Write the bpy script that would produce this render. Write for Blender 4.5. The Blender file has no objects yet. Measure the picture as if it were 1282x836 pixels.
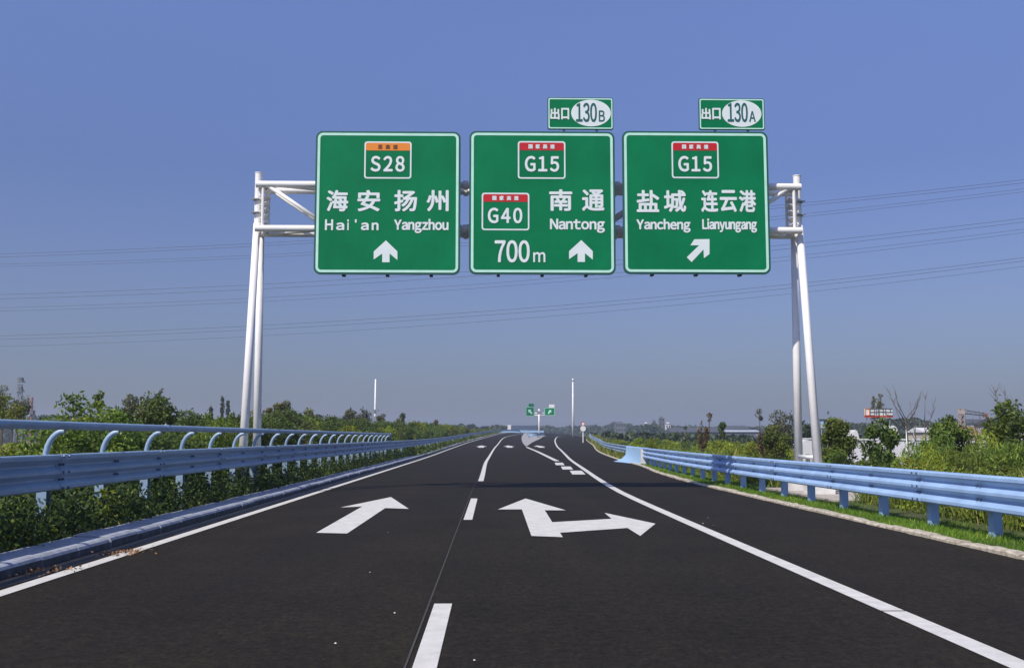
import bpy, math, random
import numpy as np
from mathutils import Vector, Matrix, Euler
R = math.radians
C = bpy.context.scene.collection
sc = bpy.context.scene
# ------------------------------------------------------------------ camera
F = 1290.0            # focal length in photograph pixels (photo is 1282 x 836)
PITCH, YAW = 5.71, -1.177
CAMZ = 1.40
cam_d = bpy.data.cameras.new('camera')
cam = bpy.data.objects.new('camera', cam_d); C.objects.link(cam)
cam_d.sensor_width = 36; cam_d.lens = 36 * F / 1282
cam_d.clip_start = .1; cam_d.clip_end = 12000
cam.location = (0, 0, CAMZ); cam.rotation_euler = (R(90 + PITCH), 0, R(YAW))
sc.camera = cam
MROT = Euler((R(90 + PITCH), 0, R(YAW))).to_matrix()
# ------------------------------------------------------------------ light
SUNV = Vector((.62, .68, -1)).normalized()          # the way the light travels
SEL = math.asin(-SUNV.z)
SAZ = math.atan2(-SUNV.x, -SUNV.y)                    # compass angle of the sun from +Y towards +X
w = bpy.data.worlds.new('World'); sc.world = w; w.use_nodes = True
nt = w.node_tree; nt.nodes.clear()
sky = nt.nodes.new('ShaderNodeTexSky'); sky.sky_type = 'NISHITA'; sky.sun_disc = False
sky.sun_elevation = SEL; sky.sun_rotation = SAZ
sky.altitude = 0; sky.air_density = 1.0; sky.dust_density = 1.2; sky.ozone_density = 3.0
hs = nt.nodes.new('ShaderNodeHueSaturation'); hs.inputs['Saturation'].default_value = .78
tc = nt.nodes.new('ShaderNodeTexCoord'); sx = nt.nodes.new('ShaderNodeSeparateXYZ')
mr = nt.nodes.new('ShaderNodeValToRGB')
cr = mr.color_ramp
cr.elements[0].position = 0.0; cr.elements[0].color = (.47, .495, .62, 1)
cr.elements[1].position = .45; cr.elements[1].color = (.85, 1.0, 1.55, 1)
e = cr.elements.new(.12); e.color = (.565, .615, .87, 1)
e = cr.elements.new(.25); e.color = (.58, .68, 1.08, 1)
e = cr.elements.new(.38); e.color = (.80, .94, 1.46, 1)
mx = nt.nodes.new('ShaderNodeMix'); mx.data_type = 'RGBA'; mx.blend_type = 'MULTIPLY'; mx.inputs[0].default_value = 1
bg = nt.nodes.new('ShaderNodeBackground'); bg.inputs[1].default_value = .10
wo = nt.nodes.new('ShaderNodeOutputWorld')
L = nt.links.new
L(sky.outputs[0], hs.inputs['Color']); L(tc.outputs['Generated'], sx.inputs[0]); L(sx.outputs['Z'], mr.inputs[0])
L(hs.outputs[0], mx.inputs[6]); L(mr.outputs[0], mx.inputs[7]); L(mx.outputs[2], bg.inputs[0]); L(bg.outputs[0], wo.inputs[0])
sun_d = bpy.data.lights.new('sun', 'SUN'); sun_d.energy = 4.5; sun_d.angle = R(.55); sun_d.color = (1, .94, .84)
sun = bpy.data.objects.new('sun', sun_d); C.objects.link(sun)
sun.rotation_euler = SUNV.to_track_quat('-Z', 'Y').to_euler(); sun.location = (-40, -60, 80)
sc.view_settings.view_transform = 'Standard'; sc.view_settings.look = 'None'
sc.view_settings.exposure = 0; sc.view_settings.gamma = 1
# ------------------------------------------------------------------ geometry of the place
def zmain(Y):
    if Y < 60: return 0.0
    if Y < 140: return .012 / 160 * (Y - 60) ** 2
    z = .48 + .012 * (Y - 140)
    if Y > 310: z -= .00012 * (Y - 310) ** 2
    return z
def zramp(Y):
    if Y < 215: return zmain(Y)
    return zmain(215) + .012 * (Y - 215) - .00025 * (Y - 215) ** 2
def ray(px, py):
    return MROT @ Vector(((px - 641) / F, -(py - 418) / F, -1))
def P(px, py, D):                  # the point seen there in the photograph, D metres down the road
    d = ray(px, py); t = D / d.y
    return Vector((d.x * t, D, CAMZ + d.z * t))
def G(px, py, zf=zmain):           # the road point seen there
    d = ray(px, py); lo, hi = 2.0, 420.0
    t = 2.0; prev = 1
    while t < hi:
        if CAMZ + d.z * t / d.y <= zf(t): break
        t += .25
    a, b = max(t - .25, .5), t
    for _ in range(30):
        m = (a + b) / 2
        if CAMZ + d.z * m / d.y <= zf(m): b = m
        else: a = m
    return Vector((d.x * b / d.y, b, zf(b)))
def PX(px, D): return (px - 614.5) * D / F
def ZY(py, D): return CAMZ + (547 - py) * D / F
def interp(pts):
    ys = [p[0] for p in pts]; xs = [p[1] for p in pts]
    # smooth (monotone-ish) piecewise cubic
    n = len(ys); m = []
    for i in range(n):
        if i == 0: m.append((xs[1]-xs[0])/(ys[1]-ys[0]))
        elif i == n-1: m.append((xs[-1]-xs[-2])/(ys[-1]-ys[-2]))
        else: m.append((xs[i+1]-xs[i-1])/(ys[i+1]-ys[i-1]))
    def f(y):
        if y <= ys[0]: return xs[0] + m[0]*(y-ys[0])
        if y >= ys[-1]: return xs[-1] + m[-1]*(y-ys[-1])
        for i in range(n-1):
            if y <= ys[i+1]:
                h = ys[i+1]-ys[i]; t = (y-ys[i])/h
                return ((2*t**3-3*t**2+1)*xs[i] + (t**3-2*t**2+t)*h*m[i] + (-2*t**3+3*t**2)*xs[i+1] + (t**3-t**2)*h*m[i+1])
    return f
def from_px(pts, zf=zmain):
    out = []
    for p in pts:
        g = G(p[0], p[1], zf); out.append((g.y, g.x))
    return out
XLine = interp([(0, -4.4), (40, -4.4), (80, -4.38), (110, -4.2), (150, -3.3), (210, -.9), (300, 3.4), (360, 9.5), (430, 22)])
XDiv = interp([(0, -.41), (30, -.36)] + from_px([(602, 601.8), (610, 575.5), (622.3, 557.2), (636.5, 546)]) + [(340, 14), (430, 30)])
XRight = interp([(0, 3.26), (24, 3.28), (32, 3.5), (44.5, 4.05), (63.6, 4.92), (84, 6.0), (105, 7.05), (122, 7.84), (169, 10.5), (218, 14.0), (235, 16.0), (300, 24)])
XEdge = interp([(0, 6.13), (30, 6.13), (40, 6.5), (50.7, 7.3), (64.5, 7.9), (95, 9.8), (130, 12.8), (180, 16.6), (240, 23), (300, 33)])
def XKerb(Y): return XLine(Y) - .43
def XGL(Y): return interpGL(Y)     # gore island, left side
g0 = G(658.8, 559)
interpGL = interp([(g0.y, g0.x), (150, PX(654.5, 150)), (200, PX(653.3, 200)), (260, PX(655, 260)), (330, PX(663, 330)), (430, 36)])
interpGR = interp([(g0.y, g0.x), (150, PX(666, 150)), (190, PX(676, 190)), (230, PX(682, 230)), (300, 21), (430, 44)])
def surf(X, Y):
    if Y <= g0.y: return zmain(Y)
    a, b = interpGL(Y), interpGR(Y)
    if X <= a: return zmain(Y)
    if X >= b: return zramp(Y)
    t = (X - a) / (b - a); t = t*t*(3-2*t)
    return zmain(Y)*(1-t) + zramp(Y)*t
# ------------------------------------------------------------------ materials
def mat(name, col, rough=.6, metal=0, noise=None, bump=None, spec=.5, col2=None, coat=0):
    m = bpy.data.materials.new(name); m.use_nodes = True
    n = m.node_tree.nodes; l = m.node_tree.links.new
    b = n['Principled BSDF']; b.inputs['Roughness'].default_value = rough; b.inputs['Metallic'].default_value = metal
    b.inputs['Specular IOR Level'].default_value = spec
    b.inputs['Coat Weight'].default_value = coat
    b.inputs['Base Color'].default_value = (*col, 1)
    tcn = n.new('ShaderNodeTexCoord')
    if noise:
        sc_, amt = noise
        t1 = n.new('ShaderNodeTexNoise'); t1.inputs['Scale'].default_value = sc_; t1.inputs['Detail'].default_value = 6; t1.inputs['Roughness'].default_value = .65
        l(tcn.outputs['Object'], t1.inputs['Vector'])
        r = n.new('ShaderNodeValToRGB'); r.color_ramp.elements[0].position = .3; r.color_ramp.elements[1].position = .72
        c2 = col2 or tuple(c * (1 + amt) for c in col)
        r.color_ramp.elements[0].color = (*[c * (1 - amt) for c in col], 1); r.color_ramp.elements[1].color = (*c2, 1)
        l(t1.outputs['Fac'], r.inputs[0]); l(r.outputs[0], b.inputs['Base Color'])
        ma = n.new('ShaderNodeMapRange'); ma.inputs['To Min'].default_value = max(0, rough - .12); ma.inputs['To Max'].default_value = min(1, rough + .12)
        l(t1.outputs['Fac'], ma.inputs[0]); l(ma.outputs[0], b.inputs['Roughness'])
    if bump:
        bs, st, dist = bump
        t2 = n.new('ShaderNodeTexNoise'); t2.inputs['Scale'].default_value = bs; t2.inputs['Detail'].default_value = 4
        l(tcn.outputs['Object'], t2.inputs['Vector'])
        bp = n.new('ShaderNodeBump'); bp.inputs['Strength'].default_value = st; bp.inputs['Distance'].default_value = dist
        l(t2.outputs['Fac'], bp.inputs['Height']); l(bp.outputs[0], b.inputs['Normal'])
    return m
def asphalt():
    m = bpy.data.materials.new('asphalt'); m.use_nodes = True
    n = m.node_tree.nodes; l = m.node_tree.links.new
    b = n['Principled BSDF']; b.inputs['Specular IOR Level'].default_value = .12
    tcn = n.new('ShaderNodeTexCoord')
    def noise(s, d=4, rgh=.6, vec=None):
        t = n.new('ShaderNodeTexNoise'); t.inputs['Scale'].default_value = s; t.inputs['Detail'].default_value = d; t.inputs['Roughness'].default_value = rgh
        l(vec or tcn.outputs['Object'], t.inputs['Vector']); return t
    mp = n.new('ShaderNodeMapping'); mp.inputs['Scale'].default_value = (1.1, .06, 1); l(tcn.outputs['Object'], mp.inputs[0])
    big = noise(.5, 6, .7); streak = noise(1.0, 5, .6, mp.outputs[0]); fine = noise(160, 3, .8); mid = noise(28, 5, .75)
    vo = n.new('ShaderNodeTexVoronoi'); vo.inputs['Scale'].default_value = 90; l(tcn.outputs['Object'], vo.inputs['Vector'])
    def ramp(src, a, b_, p0=.3, p1=.7):
        r = n.new('ShaderNodeValToRGB'); r.color_ramp.elements[0].position = p0; r.color_ramp.elements[1].position = p1
        r.color_ramp.elements[0].color = (*a, 1); r.color_ramp.elements[1].color = (*b_, 1); l(src, r.inputs[0]); return r
    base = ramp(fine.outputs['Fac'], (.0086, .0068, .0043), (.0340, .0270, .0178), .3, .75)
    m1 = ramp(mid.outputs['Fac'], (.45, .45, .45), (1.55, 1.55, 1.55), .36, .64); m2 = ramp(streak.outputs['Fac'], (.82, .82, .83), (1.16, 1.15, 1.12)); m3 = ramp(big.outputs['Fac'], (.80, .80, .81), (1.2, 1.19, 1.17))
    chip = ramp(vo.outputs['Distance'], (2.6, 2.5, 2.35), (1, 1, 1), .06, .20)
    cur = base.outputs[0]
    sw = noise(9, 6, .8); m4 = ramp(sw.outputs['Fac'], (.58, .58, .58), (1.42, 1.42, 1.42), .36, .64)
    for x in (m1, m2, m3, m4, chip):
        k = n.new('ShaderNodeMix'); k.data_type = 'RGBA'; k.blend_type = 'MULTIPLY'; k.inputs[0].default_value = 1
        l(cur, k.inputs[6]); l(x.outputs[0], k.inputs[7]); cur = k.outputs[2]
    l(cur, b.inputs['Base Color'])
    rr = n.new('ShaderNodeMapRange'); rr.inputs['To Min'].default_value = .68; rr.inputs['To Max'].default_value = .9
    l(streak.outputs['Fac'], rr.inputs[0]); l(rr.outputs[0], b.inputs['Roughness'])
    bp = n.new('ShaderNodeBump'); bp.inputs['Strength'].default_value = .5; bp.inputs['Distance'].default_value = .006
    l(fine.outputs['Fac'], bp.inputs['Height']); l(bp.outputs[0], b.inputs['Normal'])
    return m
def leaf_mat(name, dark, light, alt=None, trans=.3):
    m = bpy.data.materials.new(name); m.use_nodes = True
    n = m.node_tree.nodes; l = m.node_tree.links.new
    b = n['Principled BSDF']; out = n['Material Output']
    at = n.new('ShaderNodeAttribute'); at.attribute_name = 'tint'
    r = n.new('ShaderNodeValToRGB'); r.color_ramp.elements[0].color = (*dark, 1); r.color_ramp.elements[1].color = (*light, 1)
    if alt:
        e = r.color_ramp.elements.new(.93); e.color = (*light, 1); r.color_ramp.elements[-1].color = (*alt, 1)
    l(at.outputs['Fac'], r.inputs[0])
    oi = n.new('ShaderNodeObjectInfo'); h = n.new('ShaderNodeHueSaturation')
    mh = n.new('ShaderNodeMapRange'); mh.inputs['To Min'].default_value = .485; mh.inputs['To Max'].default_value = .515
    mv = n.new('ShaderNodeMapRange'); mv.inputs['To Min'].default_value = .75; mv.inputs['To Max'].default_value = 1.25
    l(oi.outputs['Random'], mh.inputs[0]); l(oi.outputs['Random'], mv.inputs[0]); l(mh.outputs[0], h.inputs['Hue']); l(mv.outputs[0], h.inputs['Value'])
    l(r.outputs[0], h.inputs['Color']); l(h.outputs[0], b.inputs['Base Color']); b.inputs['Roughness'].default_value = .55
    b.inputs['Specular IOR Level'].default_value = .3
    tr = n.new('ShaderNodeBsdfTranslucent'); l(h.outputs[0], tr.inputs[0])
    mx_ = n.new('ShaderNodeMixShader'); mx_.inputs[0].default_value = trans
    l(b.outputs[0], mx_.inputs[1]); l(tr.outputs[0], mx_.inputs[2]); l(mx_.outputs[0], out.inputs[0])
    return m
M = {
 'asphalt': asphalt(),
 'paint': mat('road_paint', (.64, .61, .55), .65, noise=(5, .16), bump=(140, .5, .004), col2=(.72, .69, .62)),
 'old_paint': mat('gore_concrete', (.34, .32, .31), .8, noise=(2, .15), bump=(60, .3, .01)),
 'tar': mat('gutter_shade', (.012, .012, .013), .55, noise=(5, .5), col2=(.03, .028, .027)),  # dark tone for the painted gutter shade, also used for the kerb joints
 'seam': mat('joint_sealant', (.055, .05, .045), .8, noise=(30, .4)),
 'kerb': mat('kerb_concrete', (.31, .33, .38), .85, noise=(7, .28), bump=(60, .5, .006), col2=(.44, .46, .52)),
 'kerbface': mat('shaded_stained_kerb', (.035, .037, .045), .8, noise=(6, .5), col2=(.12, .125, .14)),  # front face darkened for its unlit side, with some staining
 'edgingpad': mat('dusty_concrete', (.42, .37, .32), .9, noise=(3, .25), bump=(30, .5, .01)),
 'edging': mat('edging_concrete', (.42, .35, .25), .9, noise=(9, .45), bump=(40, .6, .01), col2=(.68, .60, .47)),
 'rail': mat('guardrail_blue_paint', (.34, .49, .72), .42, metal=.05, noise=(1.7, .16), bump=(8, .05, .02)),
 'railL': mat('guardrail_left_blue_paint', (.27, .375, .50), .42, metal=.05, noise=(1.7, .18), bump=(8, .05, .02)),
 'bolt': mat('bolt_steel', (.10, .13, .20), .5, metal=.6),
 'white': mat('white_steel_paint', (.86, .83, .79), .45, noise=(2.2, .06), bump=(30, .05, .01)),
 'galv': mat('grey_steel', (.30, .32, .34), .5, metal=.4, noise=(6, .2)),
 'green': mat('sign_green', (.0005, .180, .066), .6, noise=(.55, .20), spec=.12),  # lighter tone patches stand in for highlights on the reflective film
 'greenrim': mat('sign_rim', (.02, .085, .085), .5),
 'film': mat('sign_white_film', (.72, .78, .76), .5, noise=(3, .05)),
 'border': mat('sign_border_film', (.50, .80, .66), .5, noise=(3, .08)),
 'orange': mat('shield_orange', (.80, .24, .015), .5),
 'redband': mat('shield_red', (.52, .006, .010), .5),
 'signdark': mat('sign_dark_print', (.006, .10, .10), .5),
 'brown': mat('shield_dark_print', (.16, .05, .01), .5),
 'alu': mat('aluminium_back', (.45, .46, .47), .45, metal=.7, noise=(3, .1)),
 'conc': mat('pale_concrete', (.68, .66, .63), .85, noise=(5, .18), bump=(30, .4, .01)),
 'panelblue': mat('transition_pale_blue', (.33, .50, .68), .5, noise=(2, .06)),
 'soil': mat('soil', (.055, .06, .025), .95, noise=(1.3, .4), bump=(12, .8, .05), col2=(.10, .12, .035)),
 'wire': mat('power_wire', (.05, .055, .07), .6),
 'bark': mat('bark', (.12, .09, .065), .9, noise=(12, .35), bump=(30, .6, .01)),
 'palebark': mat('pale_bark', (.30, .24, .19), .9, noise=(12, .3)),
 'litter': mat('dry_leaf', (.35, .17, .07), .8, noise=(20, .4)),
 'wall': mat('whitewashed_wall', (.72, .68, .70), .85, noise=(.8, .12)),
 'cream': mat('cream_render', (.50, .42, .34), .85, noise=(.8, .15)),
 'tile': mat('red_roof', (.30, .13, .09), .8, noise=(3, .25)),
 'darkroof': mat('dark_roof', (.07, .075, .085), .7, noise=(1, .2)),
 'paleroof': mat('pale_metal_roof', (.45, .48, .52), .5, noise=(1, .12)),
 'glass': mat('window_glass', (.03, .04, .05), .15, spec=.8),
 'darkwall': mat('dark_render', (.12, .125, .13), .85, noise=(.6, .2)),
 'tarp': mat('pale_tarpaulin', (.68, .66, .64), .6, noise=(1.5, .08)),
 'signred': mat('red_strip', (.5, .05, .03), .6),
 'reflect': mat('far_sign_white', (.75, .73, .7), .5),
}
LF = {
 'dark': leaf_mat('leaf_dark', (.030, .050, .012), (.15, .205, .04), (.26, .30, .06), .35),
 'low': leaf_mat('leaf_low_shaded', (.014, .028, .007), (.065, .105, .02), (.16, .19, .04), .3),  # leaf colours darkened to carry the shade below hedge and rail
 'mid': leaf_mat('leaf_mid', (.055, .090, .015), (.215, .29, .040), (.40, .41, .08), .35),
 'yellow': leaf_mat('leaf_yellow', (.10, .14, .012), (.36, .40, .035), (.52, .46, .07), .35),
 'olive': leaf_mat('leaf_olive', (.08, .085, .025), (.24, .23, .07), (.34, .26, .11)),
 'grey': leaf_mat('leaf_grey', (.09, .10, .06), (.25, .26, .16), (.26, .22, .15)),
 'brown': leaf_mat('leaf_brown', (.09, .06, .03), (.24, .17, .08), (.30, .22, .1)),
 'far': leaf_mat('leaf_far', (.030, .048, .022), (.075, .105, .045), (.10, .12, .05), .15),
 'grass': leaf_mat('grass_blade', (.07, .14, .012), (.22, .34, .03), (.44, .42, .10), .35),
 'dry': leaf_mat('dry_grass_blade', (.11, .15, .025), (.32, .34, .07), (.50, .42, .18), .35),
}
# ------------------------------------------------------------------ object helpers
def tag(o, label=None, cat=None, group=None, kind=None):
    if label: o['label'] = label
    if cat: o['category'] = cat
    if group: o['group'] = group
    if kind: o['kind'] = kind
    return o
def empty(name, loc, label=None, cat=None, group=None, rz=0):
    o = bpy.data.objects.new(name, None); C.objects.link(o); o.location = loc; o.rotation_euler = (0, 0, rz)
    o.empty_display_size = .2
    return tag(o, label, cat, group)
def off(parent): return Vector(parent.location) if parent else Vector((0, 0, 0))
class MB:                                   # collects shapes in world coordinates, becomes ONE mesh
    def __init__(s): s.v = []; s.f = []; s.mi = []; s.cur = 0
    def add(s, vs, fs):
        b = len(s.v); s.v += [tuple(v) for v in vs]; s.f += [tuple(i + b for i in f) for f in fs]; s.mi += [s.cur] * len(fs)
    def box(s, a, b):
        x0, y0, z0 = a; x1, y1, z1 = b
        s.add([(x0,y0,z0),(x1,y0,z0),(x1,y1,z0),(x0,y1,z0),(x0,y0,z1),(x1,y0,z1),(x1,y1,z1),(x0,y1,z1)],
              [(0,3,2,1),(4,5,6,7),(0,1,5,4),(1,2,6,5),(2,3,7,6),(3,0,4,7)])
    def tube(s, pts, r, n=10, cap=True, flat=1):
        pts = [Vector(p) for p in pts]; rs = r if isinstance(r, (list, tuple)) else [r] * len(pts)
        vs = []; up = Vector((0, 0, 1))
        for i, p in enumerate(pts):
            d = (pts[min(i+1, len(pts)-1)] - pts[max(i-1, 0)]).normalized()
            u = d.cross(up)
            if u.length < 1e-3: u = d.cross(Vector((0, 1, 0)))
            u.normalize(); v = u.cross(d)
            for k in range(n):
                a = 2 * math.pi * k / n; vs.append(p + u * math.cos(a) * rs[i] + v * math.sin(a) * rs[i] * flat)
        fs = [(i*n+k, i*n+(k+1) % n, (i+1)*n+(k+1) % n, (i+1)*n+k) for i in range(len(pts)-1) for k in range(n)]
        if cap: fs += [tuple(range(n))[::-1], tuple((len(pts)-1)*n + k for k in range(n))]
        s.add(vs, fs)
    def prism(s, poly, y0, y1):              # polygon of (x, z) between two Y planes
        n = len(poly)
        s.add([(x, y0, z) for x, z in poly] + [(x, y1, z) for x, z in poly],
              [tuple(range(n)), tuple(range(2*n-1, n-1, -1))] + [(i, n+i, n+(i+1) % n, (i+1) % n) for i in range(n)])
    def ring(s, outer, inner, y0, y1):
        n = len(outer)
        vs = [(x, y0, z) for x, z in outer] + [(x, y0, z) for x, z in inner] + [(x, y1, z) for x, z in outer] + [(x, y1, z) for x, z in inner]
        fs = []
        for i in range(n):
            j = (i+1) % n
            fs += [(i, j, n+j, n+i), (2*n+i, 3*n+i, 3*n+j, 2*n+j), (i, 2*n+i, 2*n+j, j), (n+i, n+j, 3*n+j, 3*n+i)]
        s.add(vs, fs)
    def sweep(s, prof, pts):                 # prof: closed (lateral, z); pts: (X, Y, z) centre; lateral is across the path
        n = len(prof); vs = []
        for i, p in enumerate(pts):
            a = pts[max(i-1, 0)]; b = pts[min(i+1, len(pts)-1)]
            d = Vector((b[0]-a[0], b[1]-a[1], 0)).normalized(); u = Vector((d.y, -d.x, 0))
            for (q, z) in prof: vs.append((p[0]+u.x*q, p[1]+u.y*q, p[2]+z))
        fs = [(i*n+k, i*n+(k+1) % n, (i+1)*n+(k+1) % n, (i+1)*n+k) for i in range(len(pts)-1) for k in range(n)]
        fs += [tuple(range(n))[::-1], tuple((len(pts)-1)*n+k for k in range(n))]
        s.add(vs, fs)
    def build(s, name, mats, parent=None, smooth=False, label=None, cat=None, group=None, kind=None, base=None):
        o_ = off(parent) if base is None else Vector(base)
        me = bpy.data.meshes.new(name)
        me.from_pydata([(v[0]-o_.x, v[1]-o_.y, v[2]-o_.z) for v in s.v], [], s.f)
        for m in (mats if isinstance(mats, (list, tuple)) else [mats]): me.materials.append(m)
        if len(me.materials) > 1: me.polygons.foreach_set('material_index', s.mi)
        if smooth: me.shade_smooth()
        me.update()
        o = bpy.data.objects.new(name, me); C.objects.link(o)
        if parent: o.parent = parent
        elif base is not None: o.location = base
        return tag(o, label, cat, group, kind)
def sharp(o, ang=40):
    o.data.set_sharp_from_angle(angle=R(ang)); return o
def rrect(x0, x1, z0, z1, r, n=6):
    pts = []
    for cx, cz, a0 in ((x1-r, z1-r, 0), (x0+r, z1-r, 90), (x0+r, z0+r, 180), (x1-r, z0+r, 270)):
        for k in range(n+1):
            a = R(a0 + 90*k/n); pts.append((cx + r*math.cos(a), cz + r*math.sin(a)))
    return pts[::-1]
def copy_thing(o, loc, rz=0, s=(1, 1, 1), label=None):
    c = o.copy(); C.objects.link(c); c.location = loc; c.rotation_euler = (0, 0, rz); c.scale = s
    if label: c['label'] = label
    for ch in o.children:
        k = ch.copy(); C.objects.link(k); k.parent = c
        for g in ch.children:
            q = g.copy(); C.objects.link(q); q.parent = k
    return c
# ================================================================== ground and road
def frange(a, b, s):
    out = []
    while a < b - 1e-6: out.append(a); a += s
    return out + [b]
YS = frange(-12, 60, 4) + frange(66, 200, 6)[0:] + frange(210, 430, 8)
def strip(name, xa, xb, ys, dz, m, parent=None, nx=1, zf=surf, **kw):
    mb = MB(); vs = []; ys = list(ys)
    for Y in ys:
        a, b = xa(Y), xb(Y)
        for k in range(nx+1):
            X = a + (b-a)*k/nx; vs.append((X, Y, zf(X, Y) + dz))
    fs = [(i*(nx+1)+k, i*(nx+1)+k+1, (i+1)*(nx+1)+k+1, (i+1)*(nx+1)+k) for i in range(len(ys)-1) for k in range(nx)]
    mb.add(vs, fs); return mb.build(name, m, parent, **kw)
road = strip('road', lambda Y: XKerb(Y) + .0, lambda Y: XEdge(Y) + .01, YS, 0, M['asphalt'], nx=12, kind='structure')
def terrain_z(X, Y):
    Yc = max(-50, min(Y, 430))
    l, r = XKerb(Yc) - .5, XEdge(Yc) + .05
    zl, zr = zmain(max(Yc, 0)), surf(r, max(Yc, 0))
    fl = -1.6
    fade = 1.0 if Y < 420 else max(0, 1 - (Y-420)/150)
    if Y < 0: fade = 1
    if l <= X <= r: base = surf(X, max(Yc, 0)) - .25
    elif X > r:
        d = X - r
        t = min(1, max(0, (d - 2.0) / 4.5)); t = t*t*(3-2*t)
        base = (zr + .03) * (1-t) + fl * t
        if d < 2: base = zr + .03 - .05*d
    else:
        d = l - X; t = min(1, max(0, (d - 24) / 8)); base = (zl + .10) * (1-t) + (fl + .4) * t
        base -= 0 if d > .3 else .03
    return base * fade + fl * (1 - fade)
def ground():
    ys = frange(-60, 60, 5) + frange(65, 430, 9)[0:] + [470, 520, 600, 750, 950, 1300, 1800, 2600, 4000, 7000, 10000]
    offs_r = [.06, .2, 1, 2, 3, 4, 5, 6.5, 8, 14, 30, 70, 160, 400, 1200, 4000, 9000]
    offs_l = [9000, 4000, 1200, 400, 160, 70, 36, 32, 28, 24, 16, 8, 3, 1, .3, .05]
    vs = []; cols = 0
    for Y in ys:
        Yc = max(-50, min(Y, 430)); l = XKerb(Yc) - .5; r = XEdge(Yc) + .05
        xs = [l - o for o in offs_l] + [l + (r-l)*k/8 for k in (0.5, 2, 4, 6, 7.5)] + [r + o for o in offs_r]
        cols = len(xs); vs += [(X, Y, terrain_z(X, Y)) for X in xs]
    fs = [(i*cols+k, i*cols+k+1, (i+1)*cols+k+1, (i+1)*cols+k) for i in range(len(ys)-1) for k in range(cols-1)]
    mb = MB(); mb.add(vs, fs); return mb.build('ground', M['soil'], smooth=True, kind='structure')
ground()
# markings: painted sheets on the road
def paint(name, xf, w_, y0, y1, step=2.0, m='paint', **kw):
    ys = frange(y0, y1, step)
    return strip(name, lambda Y: xf(Y) - w_/2, lambda Y: xf(Y) + w_/2, ys, .006, M[m], road, **kw)
paint('edge_line', XLine, .17, -10, 400, 4)
g_cr = G(1118, 765).y
paint('edge_line', XRight, .19, -10, g_cr - .02, 2); paint('edge_line', XRight, .19, g_cr + .015, 290, 3)
for a, b in ((-9, -2.5), (2.6, 8.88), (17.75, 23.85)): paint('lane_dash', XDiv, .15, a, b)
paint('lane_line', XDiv, .17, 33.2, 400, 3)
strip('gutter_shade', lambda Y: XKerb(Y) - .01, lambda Y: XKerb(Y) + .27 + .02*math.sin(Y*1.3) + .015*math.sin(Y*3.7), frange(-10, 200, .5), .004, M['tar'], road)  # shadow beside the kerb, painted as a dark strip on the road
paint('pavement_joint', lambda Y: XDiv(Y) - .12, .014, -8, 60, 4, 'seam')
def polymark(name, pts, zf=zmain, dz=.007):
    g = [G(x, y, zf) for x, y in pts]; mb = MB()
    mb.add([(p.x, p.y, p.z + dz) for p in g], [tuple(range(len(g)))[::-1]])
    o = mb.build(name, M['paint'], road); return o
polymark('arrow_marking', [(489.4, 622.2), (511.7, 637), (482.3, 636), (434.5, 668), (396, 667), (453.6, 634), (426.6, 635.2)])
polymark('arrow_marking', [(658, 624), (708.3, 638.8), (682, 638.8), (691.4, 653.8), (765.7, 649.5), (756.8, 642), (820.6, 655.6), (801.6, 671), (785.5, 661), (701, 667), (704.7, 672.5), (665.3, 671), (653.4, 637.7), (623.3, 637.7)])
def arrow_flat(x, y, L_=9, w_=1.0):
    mb = MB(); pts = [(0, L_), (w_*.6, L_*.45), (w_*.3, L_*.45), (w_*.3, 0), (-w_*.3, 0), (-w_*.3, L_*.45), (-w_*.6, L_*.45)]
    mb.add([(x + a, y + b, surf(x + a, y + b) + .012) for a, b in pts], [tuple(range(7))[::-1]]); mb.build('arrow_marking', M['paint'], road)
for px in (602, 638.5, 679):
    g = G(px, 560.2); arrow_flat(g.x, g.y, 14, 1.15)
# gore: solid line, dashes, island
for k, (px, py, wd, ln) in enumerate(((722.7, 591.3, .50, 4.4), (709.5, 585.6, .46, 4.6), (700.4, 580.5, .44, 5.0))):
    g = G(px, py); mb = MB(); sh = (G(px-3, py-3).x - g.x)
    a = [(-wd/2 - .12, -ln/2), (wd/2 - .12, -ln/2), (wd/2 + .12, ln/2), (-wd/2 + .12, ln/2)]
    mb.add([(g.x + u, g.y + v, surf(g.x+u, g.y+v) + .007) for u, v in a], [(0, 1, 2, 3)]); mb.build('gore_dash', M['paint'], road)
gl = from_px([(697.4, 577.0), (684, 570.5), (672, 564.8), (659.5, 559.5)])
XG = interp(gl)
paint('gore_line', XG, .30, gl[0][0], gl[-1][0], 3)
isl = strip('gore_island', lambda Y: interpGL(Y) - .05, lambda Y: interpGR(Y) + .05, frange(g0.y, 330, 8), .05, M['old_paint'], road, nx=4)
# ------------------------------------------------------------------ kerb of separate stones on the left, rough edging on the right
random.seed(4)
kerb = empty('kerb', (XKerb(8), 8, 0), kind_ := None) if False else empty('kerb', (XKerb(8), 8, 0)); kerb['kind'] = 'structure'
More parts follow.
